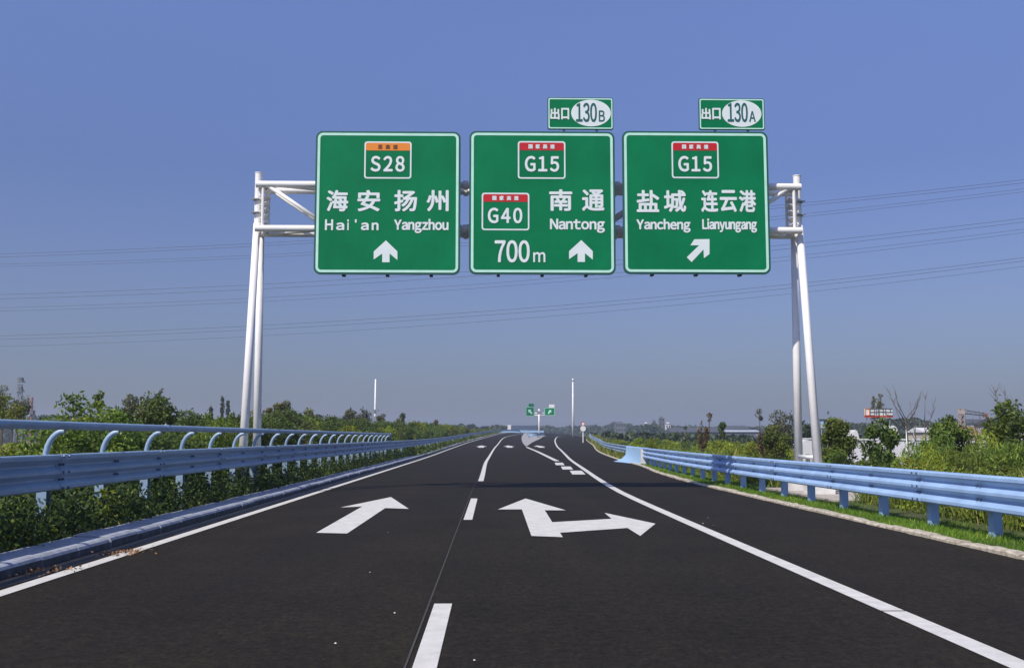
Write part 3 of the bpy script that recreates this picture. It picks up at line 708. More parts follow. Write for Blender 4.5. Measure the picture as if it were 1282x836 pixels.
def hedge_top(px):
    pts = [(0, 552), (60, 548), (82, 530), (92, 508), (120, 500), (180, 502), (205, 505), (222, 514), (240, 510), (270, 521), (310, 521), (345, 511), (370, 516), (400, 523), (450, 527), (500, 529), (545, 531), (570, 534), (614, 541), (660, 545)]
    for a, b in zip(pts, pts[1:]):
        if px <= b[0]: return a[1] + (b[1]-a[1])*(px-a[0])/(b[0]-a[0])
    return 545
Y = 11.0
while Y < 110:
    for row, X0 in ((0, -7.6), (1, -9.2)):
        X = XL(Y) + 5.6 + X0 + rnd.uniform(-.25, .25); yy = Y + rnd.uniform(-.4, .4) + row*.7
        px = 614.5 + X*F/yy
        if px < -120: continue
        top = ZY(hedge_top(max(px, 0)), yy); g_ = zmain(yy) + .1; k = rnd.choices(['hd', 'hm', 'hy', 'ho'], [6, 4, 1.0, .3] if row else [4, 5, 3, 1.6])[0]
        if px < 85: k = rnd.choice(['hm', 'hy', 'hy', 'ho'])
        h = max(.7, (top - g_)) * (rnd.uniform(.72, 1.0) if row == 0 else rnd.uniform(.84, 1.02)) / TOP[k]
        if row == 0: h *= .88
        plant('shrub', (X, yy, g_), rnd.choice(V[k]), rnd.uniform(0, 6.28), (rnd.uniform(.9, 1.2), rnd.uniform(.9, 1.2), h), lab[k], 'shrub', GH + ', ' + {'hd': 'dark ones', 'hm': 'green ones', 'hy': 'yellow ones', 'ho': 'olive ones'}[k])
    Y += 1.35 if Y < 60 else 1.9
for k_, x_, y_, sy in (('hm', -6.35, 24.45, .92), ('hy', -6.5, 26.0, 1.05), ('hm', -6.6, 27.6, .95)):
    plant('shrub', (x_, y_, .1), V[k_][1], x_*3, (.5, .5, sy), 'narrow ' + {'hm': 'fresh green', 'hy': 'yellow green'}[k_] + (' shrub growing in front of the left gantry legs' if y_ < 27 else ' shrub growing just beyond the left gantry legs'), 'shrub')
while Y < 340:
    X = XL(Y) - 3.2 + rnd.uniform(-.5, .5); px = 614.5 + X*F/Y; i = rnd.choices(range(4), [4, 3, 2, 1])[0]
    top = ZY(hedge_top(px), Y); g_ = zmain(Y)
    plant('shrub', (X, Y, g_), V['far'][i], rnd.uniform(0, 6.28), (1, 1, max(.5, (top-g_)*rnd.uniform(.85, 1.05)/2.5)), ('dark green', 'fresh green', 'yellow green', 'olive brown')[i] + ' distant shrub in the hedge line running towards the left road crest', 'shrub', 'distant ' + ('dark green', 'fresh green', 'yellow green', 'olive brown')[i] + ' shrubs along the left guardrail')
    Y += 3.0
# ground cover: low leafy plants and grass as uncountable stuff
def scatter_leaves(name, n, xf0, xf1, y0, y1, h, leaf, kind, seed, zf, clump=.35, label=None, yp=1.6):
    rng = np.random.default_rng(seed); nc = n // 22
    u = rng.uniform(0, 1, nc)**yp; cy = y0 + (y1-y0)*u; cx = np.array([xf0(a) + (xf1(a)-xf0(a))*b for a, b in zip(cy, rng.uniform(0, 1, nc))])
    keep = ~((cx > 7.25) & (cx < 9.3) & (cy > 22.4) & (cy < 28.3)); cx, cy = cx[keep], cy[keep]; nc = len(cx)
    ch = h * rng.uniform(.3, 1.1, nc); idx = np.repeat(np.arange(nc), 22); m = len(idx)
    p = np.stack([cx[idx] + rng.normal(size=m)*clump*.35, cy[idx] + rng.normal(size=m)*clump*.35, np.zeros(m)], 1)
    zz = np.array([zf(a, b) for a, b in zip(cx, cy)])
    p[:, 2] = zz[idx] + ch[idx]*rng.uniform(.08, 1, m)
    v, q = leaves(p, leaf, rng, .5, .55); t = np.clip(rng.beta(2, 2.6, m) + rng.uniform(-.25, .3, nc)[idx], 0, 1)
    me = np_mesh(name, v, q, t, [LF[kind]]); o = bpy.data.objects.new(name, me); C.objects.link(o); tag(o, label, 'ground cover' if label else None, None, 'stuff'); return o
def blades(name, n, xf0, xf1, y0, y1, h0, h1, wd, kind, seed, zf, yp=1.6, label=None, lean=.35, patch=None):
    rng = np.random.default_rng(seed); u = rng.uniform(0, 1, n)**yp; y_ = y0 + (y1-y0)*u; b = rng.uniform(0, 1, n)
    x_ = np.array([xf0(a) + (xf1(a)-xf0(a))*c for a, c in zip(y_, b)]); z_ = np.array([zf(a, c) for a, c in zip(x_, y_)]); z_[(x_ > 7.25) & (x_ < 9.3) & (y_ > 22.4) & (y_ < 28.3)] = -9.0
    pn = (np.sin(x_*3.1 + y_*1.7) + np.sin(y_*2.9 - x_*1.3) + np.sin(y_*.9))/6 + .5
    h = (h0 + (h1-h0)*rng.beta(1.5, 2.5, n))*(.6 + .7*pn); a = rng.uniform(0, 2*math.pi, n); far = 1 + np.maximum(0, y_-25)/25
    dx, dy = np.cos(a)*wd*far*.5, np.sin(a)*wd*far*.5; lx, ly = rng.normal(size=n)*lean*h, rng.normal(size=n)*lean*h
    base = np.stack([x_, y_, z_ - .01], 1)
    v = np.stack([base + np.stack([-dx, -dy, 0*dx], 1), base + np.stack([dx, dy, 0*dx], 1), base + np.stack([lx*.5 + dx*.7, ly*.5 + dy*.7, h*.6], 1), base + np.stack([lx, ly, h], 1)], 1).reshape(-1, 3)
    me = np_mesh(name, v, np.arange(n*4).reshape(-1, 4), np.clip(rng.beta(2, 2.4, n) + (pn-.5)*.6, 0, 1), [LF[kind]])
    o = bpy.data.objects.new(name, me); C.objects.link(o); tag(o, label, 'grass' if label else None, None, 'stuff'); return o
gz = terrain_z
scatter_leaves('low_plants', 110000, lambda Y: XKerb(Y) - .62, lambda Y: XL(Y) - 1.7, 7, 75, .58, .075, 'low', 1, gz, label='shade-darkened leafy ground cover under the left guardrail behind the kerb')
scatter_leaves('weeds', 16000, lambda Y: XKerb(Y) - .62, lambda Y: XL(Y) - .8, 8, 60, .5, .07, 'mid', 2, gz, label='brighter green weeds among the ground cover along the left kerb')
scatter_leaves('leafy_verge', 26000, lambda Y: XKerb(Y) - .6, lambda Y: XL(Y) - 2.0, 70, 300, .6, .22, 'mid', 5, gz, clump=1.2, label='distant green verge under the left guardrail', yp=1.2)
blades('verge_grass', 90000, lambda Y: XEdge(Y) + .15, lambda Y: XEdge(Y) + 2.2, 6, 52, .03, .13, .010, 'grass', 3, gz, label='short bright green grass between the edging and the right guardrail posts', yp=1.5)
scatter_leaves('slope_plants', 70000, lambda Y: XEdge(Y) + 1.75, lambda Y: XEdge(Y) + 4.5, 9, 60, .85, .075, 'mid', 21, gz, label='leafy green plants on the slope behind the right guardrail')
scatter_leaves('slope_weeds', 30000, lambda Y: XEdge(Y) + 1.7, lambda Y: XEdge(Y) + 4.5, 9, 60, .75, .07, 'yellow', 22, gz, label='yellow green weeds on the slope behind the right guardrail')
blades('tall_grass', 60000, lambda Y: XEdge(Y) + 1.7, lambda Y: XEdge(Y) + 6.5, 8, 60, .25, 1.0, .016, 'dry', 4, gz, label='tall yellow green grass on the slope behind the right guardrail', yp=1.3, lean=.25)
blades('far_grass', 60000, lambda Y: XEdge(Y) + .2, lambda Y: XEdge(Y) + 9, 62, 230, .15, .7, .05, 'dry', 6, gz, label='distant yellow green grass beside the exit ramp guardrail', yp=1.2, lean=.3)
blades('meadow', 60000, lambda Y: XEdge(Y) + 5, lambda Y: XEdge(Y) + 34, 14, 120, .3, .9, .03, 'grass', 8, gz, label='rough green meadow beyond the slope on the right', yp=1.3)
# one bright weed at the kerb
wd_ = plant_meshes(77, .55, .5, 260, .09, 'yellow', 7, .14, 0)
g = P(128, 640, 15.6); plant('weed', (-5.75, 15.6, .12), wd_, label='bright yellow green weed standing under the left guardrail near the kerb', cat='weed')
# dry leaves lying on the left edge line
def litter(px, py, n, seed, lbl):
    g = G(px, py); rng = np.random.default_rng(seed); p = np.stack([g.x + rng.normal(size=n)*.16, g.y + rng.normal(size=n)*.22, g.z + .012 + rng.uniform(0, .02, n)], 1)
    v, q = leaves(p, .042, rng, 1.4, .6); me = np_mesh('dry_leaves', v, q, rng.uniform(0, 1, n), [LF['brown'], M['litter']], (rng.uniform(0, 1, n) > .4)*1)
    o = bpy.data.objects.new('dry_leaves', me); C.objects.link(o); tag(o, lbl, 'dry leaves', None, 'stuff')
litter(158, 692, 150, 1, 'dry brown leaves lying on the left edge line'); litter(50, 716, 110, 2, 'dry orange leaves gathered in the gutter beside the left edge line')
litter(282, 640, 60, 3, 'scattered dry leaves in the gutter further along the left kerb')
# small pale stones lying loose on the asphalt
mb = MB(); rs = random.Random(3)
for px, py in [(486, 666), (463, 716), (494, 767), (420, 805), (594, 826), (893, 657), (880, 655), (1010, 622), (886, 648)]:
    g = G(px, py); r = rs.uniform(.006, .011)
    mb.add([(g.x + r*rs.uniform(.7, 1.3)*math.cos(a), g.y + r*rs.uniform(.7, 1.3)*math.sin(a), g.z + .001) for a in (0, 1.3, 2.5, 3.8, 5)] + [(g.x, g.y, g.z + r*.9)], [(0,1,5), (1,2,5), (2,3,5), (3,4,5), (4,0,5)])
mb.build('loose_stones', M['conc'], kind='stuff', label='small pale stones scattered on the asphalt', cat='stones')
# --- single trees, all where the photograph has them
def tree_at(px, ytop, D, wpx, kind, seed, label, n=2600, leaf=.10, name='tree', zbase=None, blobs=16, br=None, conical=0, trunk=.05, z0f=.3, spiky=.06, droop=0, group=None, aspect=.5, bark='bark', hollow=.45, y_off=0):
    X = PX(px, D); zb3 = terrain_z(X, D) if zbase is None else zbase; H = ZY(ytop, D) - zb3; W = wpx*D/F
    ms = plant_meshes(seed, W*.9, H*(1-z0f), int(n*1.5), leaf, kind, blobs, (br or W*.2)*1.3, H*z0f, conical=conical, trunk=trunk, spiky=spiky, droop=droop, aspect=aspect, bark=bark, hollow=hollow)
    return plant(name, (X, D, zb3), ms, 0, (1, 1, 1), label, 'tree', group, True)
tree_at(168, 495, 40, 20, 'grey', 102, 'small grey sapling poking out above the dark left hedge', 500, .10, blobs=7, z0f=.6, br=.14, trunk=.03)
tree_at(214, 508, 42, 16, 'grey', 132, 'thin bare topped sapling just right of the leaning one', 260, .10, blobs=6, z0f=.6, br=.10, trunk=.03)
for i, (px, yt, wp) in enumerate(((267, 511, 9), (281, 499, 11), (288, 503, 12))):
    tree_at(px, yt, 210, wp, 'far', 110+i, ('short', 'tallest', 'rightmost')[i] + ' dark conifer far behind the left hedge beside the gantry leg', 2600, .32, 'conifer', blobs=60, conical=.9, z0f=.08, trunk=.15, spiky=.05, br=.38)
tree_at(129, 491, 27, 10, 'mid', 120, 'leafy shoot rising highest out of the left hedge', 220, .09, blobs=6, z0f=.75, br=.10, trunk=.012)
tree_at(99, 500, 25, 9, 'dark', 121, 'thin dark shoot at the left end of the dense hedge', 140, .08, blobs=5, z0f=.75, br=.09, trunk=.012)
for i, (px, yt, D, wp, k) in enumerate(((4, 490, 60, 22, 'olive'), (12, 497, 62, 14, 'yellow'), (24, 502, 66, 12, 'olive'), (30, 508, 60, 18, 'yellow'), (38, 497, 70, 9, 'grey'), (10, 484, 75, 8, 'grey'), (-14, 488, 60, 24, 'mid'))):
    tree_at(px, yt, D, wp, k, 130+i, ['yellow olive young tree at the far left edge above the top tube', 'small yellow leaved tree next to the left picture edge', 'thin olive sapling between the left edge and the lattice mast', 'yellow green sapling just below the lattice mast', 'grey tufted sapling right of the lattice mast', 'thin tall grey shoot left of the lattice mast', 'green young tree cut by the left picture edge'][i], 420, .15, blobs=8, z0f=.55, br=.28, trunk=.05)
for i, (px, yt, D, wp, k) in enumerate(((345, 506, 60, 26, 'olive'), (388, 513, 66, 12, 'olive'), (400, 520, 70, 10, 'grey'), (440, 514, 82, 14, 'olive'), (478, 519, 95, 14, 'grey'), (504, 518, 112, 7, 'dark'), (545, 526, 150, 10, 'brown'), (360, 503, 64, 9, 'grey'))):
    tree_at(px, yt, D, wp, k, 150+i, ['olive young tree just right of the left gantry legs', 'thin olive sapling rising from the hedge left of the arched brackets', 'low grey sapling above the hedge near the end of the top tube', 'olive sapling beside the crooked grey one left of the white mast', 'small grey tree directly right of the white mast', 'thin dark pointed sapling right of the white mast', 'brown topped small tree in the far hedge before the round wood', 'thin grey shoot highest above the hedge near the left gantry legs'][i], 600, .16, blobs=9, z0f=.5, br=max(.2, wp*D/F*.17), trunk=.05)
# wispy trees: leaves strung along upright, leaning branches
def wispy(px, ybase, ytop, D, wpx, lean, kind, seed, label, nbr=10, n=1500, leaf=.09, spread=.12):
    rng = np.random.default_rng(seed); X = PX(px, D); z0 = terrain_z(X, D); H = ZY(ytop, D) - z0; W = wpx*D/F
    root = empty('tree', (X, D, z0), label, 'tree'); zs = max(.15*H, ZY(ybase, D) - z0); mb = MB(); mb.tube([(X, D, z0-.2), (X, D, z0+zs)], [.05, .035], 7); pts = []
    for k in range(nbr):
        a = rng.uniform(-.5, .5); top = H*(1 - .35*abs(a) - rng.uniform(0, .22)); e = np.array([X + (a + lean*(top/H))*W, D + rng.uniform(-.3, .3)*W, z0 + top]); b = np.array([X, D, z0 + zs*rng.uniform(.7, 1.1)])
        m_ = (b + e)/2 + np.array([a*W*.35, 0, -.03*H]); mb.tube([tuple(b), tuple(m_), tuple(e)], [.018, .012, .004], 5)
        t = rng.uniform(.15, 1, n//nbr)[:, None]; p = (1-t)**2*b + 2*t*(1-t)*m_ + t*t*e; pts.append(p + rng.normal(size=p.shape)*spread*W*(.4 + .6*(1-t))*np.array([1, 1, .8]))
    mb.build('trunk', M['bark'], root, smooth=True); p = np.concatenate(pts) - np.array([X, D, z0])
    v, q = leaves(p, leaf, rng, .1, .4); me = np_mesh('crown', v, q, np.clip(rng.beta(2, 2.2, len(p)), 0, 1), [LF[kind]]); o = bpy.data.objects.new('crown', me); C.objects.link(o); o.parent = root
wispy(187, 512, 481, 42, 24, .95, 'grey', 301, 'tall grey green wispy tree leaning to the right above the left hedge', 13, 1500, .11, .05)
wispy(452, 530, 509, 85, 24, .2, 'grey', 302, 'wide pale grey wispy tree at the foot of the white mast', 14, 1800, .17)
wispy(372, 523, 505, 62, 22, .2, 'olive', 303, 'olive grey wispy tree behind the hedge right of the left gantry legs', 12, 1500, .13)
wispy(429, 528, 506, 80, 13, .9, 'grey', 304, 'dark grey crooked wispy sapling left of the white mast', 8, 700, .16)
wispy(497, 533, 519, 105, 14, .3, 'grey', 305, 'low grey wispy tree well right of the white mast', 9, 700, .2)
wispy(878, 558, 519, 60, 13, .2, 'brown', 306, 'brown leaved upright sapling behind the right guardrail', 10, 1400, .13)
wispy(955, 572, 521, 46, 18, .3, 'brown', 307, 'brown green wispy sapling left of the grey bushy tree', 12, 1600, .11)
wispy(1096, 520, 486, 135, 16, .5, 'olive', 308, 'tall sparse olive tree rising behind the white and red roof lettering', 12, 1500, .28)
wispy(1258, 540, 500, 30, 16, -.9, 'brown', 309, 'brown twiggy sapling leaning left in front of the trees at the right edge', 8, 600, .08)
# right side saplings and trees
tree_at(1102, 535, 33, 46, 'dark', 201, 'dark green drooping tree directly below the white and red roof lettering', 5200, .14, blobs=34, z0f=.12, droop=-.8, trunk=.04, br=.25)
tree_at(1046, 528, 38, 42, 'mid', 203, 'round green tree just right of the right gantry legs', 5200, .135, blobs=30, z0f=.2, br=.26)
tree_at(1192, 529, 36, 54, 'mid', 204, 'broad green tree in front of the white wall on the right', 5200, .14, blobs=30, z0f=.3, br=.27)
tree_at(1264, 508, 28, 40, 'mid', 205, 'leafy green tree at the right picture edge', 4200, .11, blobs=24, z0f=.15, br=.24)
tree_at(1284, 526, 26, 36, 'dark', 206, 'dark green tree cut by the right picture edge', 3600, .11, blobs=22, z0f=.15, br=.24)
tree_at(904, 529, 90, 11, 'dark', 209, 'small dark pointed tree in front of the long grey sheds', 600, .2, blobs=10, z0f=.2, conical=.6, br=.3)
tree_at(888, 517, 80, 6, 'brown', 210, 'thin bare brown shoot right of the brown sapling', 90, .15, blobs=5, z0f=.7, br=.15, trunk=.03)
tree_at(952, 512, 60, 8, 'grey', 212, 'thin bent grey shoot above the brown green sapling', 70, .14, blobs=4, z0f=.75, br=.12, trunk=.025)
tree_at(982, 519, 75, 36, 'grey', 213, 'broad grey green bushy tree left of the right gantry legs', 3200, .2, blobs=20, z0f=.15, br=.42)
tree_at(973, 536, 44, 32, 'mid', 214, 'yellow green bush in front of the grey bushy tree', 2400, .11, blobs=16, z0f=.1, br=.24)
tree_at(1008, 531, 100, 20, 'far', 215, 'dark round tree seen between the right gantry legs', 1200, .3, blobs=12, z0f=.15, br=.4)
tree_at(858, 534, 120, 8, 'grey', 216, 'small grey pointed tree left of the brown sapling', 400, .25, blobs=8, z0f=.2, conical=.5, br=.25)
# yellow green bushes behind the right rail
rb = 'bushes in the row behind the right guardrail'
for i in range(64):
    px = 738 + 262*rnd.random(); D = 52 + 55*rnd.random()
    if px < 800: D += 45
    X = PX(px, D); 
    if X < XEdge(D) + 2.2: continue
    zb3 = terrain_z(X, D); yt = 549 + max(0, (px-800))*.035 + rnd.uniform(0, 5); k = rnd.choices(['hy', 'hm', 'ho'], [6, 3, 1])[0]
    H = max(.6, ZY(yt, D) - zb3); plant('bush', (X, D, zb3), rnd.choice(V[k]), rnd.uniform(0, 6.28), (1.3, 1.3, H/TOP[k]),
        {'hy': 'yellow green bush in the row behind the right guardrail', 'hm': 'fresh green bush in the row behind the right guardrail', 'ho': 'thin olive bush in the row behind the right guardrail'}[k], 'bush', rb + {'hy': ', yellow', 'hm': ', green', 'ho': ', olive'}[k])
V['fe'] = [plant_meshes(60+i, 1.1, 1.5, 2400, .13, 'mid' if i else 'yellow', 14, .22, .05, up=.05, aspect=.16, droop=.7, spiky=.15) for i in range(3)]
for i, (px, yt, D) in enumerate(((1146, 561, 26), (1160, 553, 27), (1174, 549, 25), (1188, 570, 23), (1204, 566, 24), (1218, 556, 25), (1233, 548, 24), (1246, 560, 22), (1262, 572, 20), (1276, 566, 21), (1290, 560, 20), (1135, 575, 28), (1170, 578, 22), (1250, 582, 19), (1228, 574, 21), (1205, 582, 21), (1300, 560, 20), (1120, 580, 30), (1060, 573, 30), (1075, 577, 29), (1036, 566, 33))):
    X = PX(px, D); zb3 = terrain_z(X, D); H = ZY(yt, D) - zb3
    plant('feathery_bush', (X, D, zb3), V['fe'][i % 3], i*1.3, (1.15, 1.15, max(.4, H/TOP['fe'])), ('feathery yellow green bush growing behind the right guardrail', 'feathery bright green bush growing behind the right guardrail')[i % 3 > 0], 'bush', ('feathery yellow green bushes', 'feathery bright green bushes')[i % 3 > 0] + ' behind the near right guardrail')
# bare trees
def bare(px, ybase, ytop, D, spread, seed, label, n=6):
    X = PX(px, D); zb3 = terrain_z(X, D); root = empty('bare_tree', (X, D, zb3), label, 'tree'); random.seed(seed)
    H = ZY(ytop, D) - zb3; zt = (ZY(ybase, D) - zb3)/H; mb = MB(); mb.tube([(X, D, zb3-.2), (X+.02*H*spread, D, zb3+H*zt*.6), (X, D, zb3+H*zt)], [.035, .03, .024], 7); mb.build('trunk', M['bark'], root, smooth=True)
    for k in range(n):
        a = random.uniform(-1, 1)*spread; t = random.uniform(.75, 1); st = Vector((X, D, zb3+H*zt*random.uniform(.8, 1)))
        e = Vector((X + a*H*.22, D + random.uniform(-.3, .3), zb3+H*t)); m_ = st.lerp(e, .5) + Vector((a*.12, 0, -.05))
        mb = MB(); mb.tube([st, m_, e], [.018, .013, .005], 5)
        for q in range(3): s2_ = m_.lerp(e, random.uniform(.1, .8)); mb.tube([s2_, s2_ + Vector((random.uniform(-.25, .25), random.uniform(-.1, .1), random.uniform(.2, .45)))], [.008, .003], 4)
        mb.build('branch', M['bark'], root, smooth=True)
bare(1136, 522, 478, 48, 1.0, 1, 'tall bare branching tree right of the white and red lettering', 8)
bare(1160, 524, 494, 50, .5, 2, 'thin bare tree to the right of the tall bare one', 3)
bare(1262, 520, 478, 34, -.9, 3, 'bare branching tree above the leafy tree at the right edge', 5)
bare(1148, 540, 500, 55, .4, 5, 'slender bare tree between the two bare ones on the right', 3)
bare(1225, 535, 512, 60, .4, 6, 'short bare sapling near the crane', 3)
# thin poles
def pole(px, yb_, yt, D, r, name, label, cat, m='white', zbase=None, r2=None):
    X = PX(px, D); z0 = zbase if zbase is not None else ZY(yb_, D); mb = MB(); mb.tube([(X, D, z0), (X, D, ZY(yt, D))], [r, r2 or r*.6], 10)
    return mb.build(name, M[m], base=(X, D, z0), smooth=True, label=label, cat=cat)
pole(1136.5, 568, 529, 60, .035, 'pole', 'thin pale pole standing before the white wall on the right', 'pole', 'white', -1.4)
pole(1146, 572, 534, 58, .035, 'pole', 'thin dark pole standing just right of the pale one by the white wall', 'pole', 'galv', -1.4)
# far wood, reads as one mass
def wood(name, pts, D0, D1, n, leaf, seed, label, base=-1.6, kind='far'):
    rng = np.random.default_rng(seed); px = rng.uniform(pts[0][0], pts[-1][0], n); D = rng.uniform(D0, D1, n)
    nb_ = max(8, int((pts[-1][0]-pts[0][0])/3.0)); bx = rng.uniform(pts[0][0], pts[-1][0], nb_); i = rng.integers(0, nb_, n)
    bD = rng.uniform(D0, D1, nb_); bt = np.interp(bx, [p[0] for p in pts], [p[1] for p in pts]) + rng.uniform(0, 2.2, nb_)
    br = rng.uniform(3.0, 7.5, nb_)*(D0/600)
    X = (bx[i]-614.5)*bD[i]/F; top = CAMZ + (547-bt[i])*bD[i]/F; d = rng.normal(size=(n, 3)); d /= np.linalg.norm(d, axis=1)[:, None]
    hh = np.maximum(1.5, top - base)/2; p = np.stack([X + d[:, 0]*br[i], bD[i] + d[:, 1]*br[i], base + hh + d[:, 2]*hh], 1); p[:, 2] = np.maximum(p[:, 2], base)
    v, q = leaves(p, leaf, rng, .4, .7); me = np_mesh(name, v, q, np.clip(rng.beta(2, 2, n) + rng.uniform(-.3, .3, nb_)[i], 0, 1), [LF[kind]])
    o = bpy.data.objects.new(name, me); C.objects.link(o); tag(o, label, 'wood', None, 'stuff')
wood('far_wood', [(-140, 523), (0, 521), (60, 520), (100, 521), (180, 524), (400, 530), (560, 533)], 480, 640, 26000, 2.0, 11, 'dark distant line of trees behind the left hedge')
wood('far_wood', [(560, 533), (575, 531), (592, 531), (598, 538)], 430, 470, 3500, 1.6, 12, 'round topped dark wood above the left hedge line')
wood('far_wood', [(596, 539), (606, 533), (634, 532), (637, 536)], 470, 520, 4500, 1.6, 13, 'flat topped wood at the left crest of the road')
wood('far_wood', [(634, 533), (676, 533), (700, 534), (760, 532), (772, 529), (783, 529), (786, 533), (860, 533), (900, 535), (1000, 532), (1060, 531)], 700, 900, 34000, 2.6, 14, 'distant hazy wood on the horizon behind the exit ramp')
wood('far_wood', [(1030, 530), (1100, 529), (1120, 524), (1150, 522), (1165, 528), (1200, 528), (1240, 527), (1300, 522), (1440, 522)], 330, 420, 22000, 1.3, 15, 'dark distant trees behind the buildings on the right')
wood('mid_wood', [(790, 533), (822, 531), (830, 536)], 500, 560, 2200, 1.8, 17, 'dark hump of trees left of the grey tower block')
wood('mid_scrub', [(740, 540), (800, 541), (900, 544), (1000, 545), (1200, 543), (1440, 543)], 150, 260, 24000, .9, 16, 'low dark scrub between the meadow and the distant sheds')
# ================================================================== masts, poles, far signs
def lattice_mast():
    D = 330; X = PX(31, D); z0 = -1.6; zt = ZY(474, D); root = empty('lattice_mast', (X, D, z0), 'grey lattice communication mast at the far left', 'mast')
    mb = MB(); r0, r1 = .9, .5; n = 12
    for k in range(4):
        a, b = (1, 1, -1, -1)[k], (1, -1, -1, 1)[k]; mb.tube([(X+a*r0, D+b*r0, z0), (X+a*r1, D+b*r1, zt-2)], .11, 4)
    for i in range(n):
        za, zb2 = z0+(zt-2-z0)*i/n, z0+(zt-2-z0)*(i+1)/n; r = r0+(r1-r0)*i/n
        for (a, b, c, d) in ((1,1,1,-1), (1,-1,-1,-1), (-1,-1,-1,1), (-1,1,1,1)): mb.tube([(X+a*r, D+b*r, za), (X+c*r, D+d*r, zb2)], .07, 4)
    mb.build('mast_frame', M['galv'], root)
    for z in (zt-1.2, zt-4.2):
        mb = MB(); mb.tube([(X, D, z-.2), (X, D, z+.2)], 1.5, 8)
        mb.build('platform', M['galv'], root)
        mb = MB(); mb.tube([(X, D, z+.2), (X, D, z+1.3)], [1.2, .9], 8); mb.build('antenna_ring', M['darkwall'], root)
lattice_mast()
D = 300; X = PX(46.5, D); r_ = empty('chimney_mast', (X, D, -1.6), 'short dark red thin mast right of the lattice mast', 'mast')
mb = MB(); mb.tube([(X, D, -1.6), (X, D, ZY(498, D))], .32, 8); mb.build('mast_pole', M['tile'], r_); mb = MB(); mb.box((X-.7, D-.7, ZY(519, D)), (X+.7, D+.7, ZY(514, D))); mb.build('mast_box', M['darkwall'], r_)
D = 120; X = PX(470.5, D); r_ = empty('antenna_mast', (X, D, 0), 'slim white mast with small equipment box behind the left hedge', 'mast')
mb = MB(); mb.tube([(X, D, 0), (X, D, ZY(512, D)), (X, D, ZY(475, D))], [.17, .12, .08], 10); mb.build('mast_pole', M['white'], r_, smooth=True)
mb = MB(); mb.box((X-.28, D-.25, ZY(527, D)), (X+.28, D+.25, ZY(521, D))); mb.build('equipment_box', M['galv'], r_); mb = MB(); mb.box((X-.42, D-.3, ZY(515, D)), (X+.35, D+.3, ZY(512.5, D))); mb.build('equipment_box', M['galv'], r_)
D = 225; X = PX(717.3, D); r_ = empty('lighting_mast', (X, D, 1.5), 'tall slim white pole standing beside the exit ramp guardrail', 'pole')
mb = MB(); mb.tube([(X, D, zramp(D)-.5), (X, D, ZY(474, D))], [.28, .14], 12); mb.build('mast_pole', M['white'], r_, smooth=True)
mb = MB(); mb.tube([(X, D, ZY(477, D)), (X, D, ZY(476, D))], .30, 12); mb.build('mast_collar', M['galv'], r_)
# round signs on a post
D = 150; X = PX(729.7, D); r_ = empty('speed_sign_post', (X, D, surf(X, D)), 'two small round signs one above the other behind the ramp guardrail', 'road sign')
mb = MB(); mb.tube([(X, D, surf(X, D)-.3), (X, D, ZY(529, D))], .07, 8); mb.build('post', M['white'], r_)
def disc(cx, cz, r, y, m, nm, root, th=.04, rin=0, n=28):
    a = [(cx + r*math.cos(2*math.pi*k/n), cz - r*math.sin(2*math.pi*k/n)) for k in range(n)]; mb = MB()
    if rin: b = [(cx + rin*math.cos(2*math.pi*k/n), cz - rin*math.sin(2*math.pi*k/n)) for k in range(n)]; mb.ring(a, b, y-th, y)
    else: mb.prism(a, y-th, y)
    return mb.build(nm, m, root)
disc(X, ZY(536.4, D), .40, D-.08, M['reflect'], 'lower_disc', r_)
disc(X, ZY(530.4, D), .30, D-.08, M['reflect'], 'upper_disc', r_); disc(X, ZY(530.4, D), .31, D-.121, M['redband'], 'red_ring', r_, .02, .22)
# T shaped far sign at the gore
D = 238; X = PX(674.8, D); zg = surf(X, D); tr = empty('cantilever_sign_post', (X, D, zg), 'far white T shaped post on the gore carrying two green signs', 'sign post')
mb = MB(); mb.tube([(X, D, zg-.3), (X, D, ZY(512, D))], [.22, .17], 12); mb.build('post', M['white'], tr, smooth=True)
for py in (517.2, 519.8):
    mb = MB(); mb.tube([(PX(659, D), D+.05, ZY(py, D)), (PX(694.5, D), D+.05, ZY(py, D))], .10, 8); mb.build('arm', M['white'], tr, smooth=True)
mb = MB(); mb.box((X-.42, D-.35, ZY(517, D)), (X+.42, D+.35, ZY(514.5, D))); mb.build('clamp', M['galv'], tr)
def far_panel(px0, px1, y0, y1, label, arr, rz):
    ax, bx, az, bz = PX(px0, D), PX(px1, D), ZY(y1, D), ZY(y0, D); r = empty('far_road_sign', ((ax+bx)/2, D-.3, az), label, 'road sign')
    mb = MB(); mb.prism(rrect(ax, bx, az, bz, .12), D-.36, D-.28); mb.build('green_face', M['green'], r)
    mb = MB(); mb.ring(rrect(ax+.04, bx-.04, az+.04, bz-.04, .1), rrect(ax+.12, bx-.12, az+.12, bz-.12, .06), D-.372, D-.363); mb.build('border', M['border'], r)
    cx, cz, s = (ax+bx)/2, (az+bz)/2, (bz-az)*.3
    base = [(0, 1), (.8, .1), (.3, .1), (.3, -1), (-.3, -1), (-.3, .1), (-.8, .1)]; c, s_ = math.cos(arr), math.sin(arr)
    mb = MB(); mb.prism([(cx + s*(a*c + b*s_), cz + s*(-a*s_ + b*c)) for a, b in base], D-.375, D-.363); mb.build('arrow', M['border'], r)
    mb = MB(); mb.prism(rrect(bx-1.35, bx-.1, bz+.04, bz+.74, .08), D-.36, D-.28); mb.build('exit_tab', M['green'] if arr < 0 else M['reflect'], r)
    r.rotation_euler = (0, 0, rz); return r
far_panel(658, 669, 509.5, 521, 'left green sign on the far T shaped post', -.7, R(14))
far_panel(681.5, 694.5, 510.5, 520.5, 'right green sign with white tab on the far T shaped post', .7, R(-6))
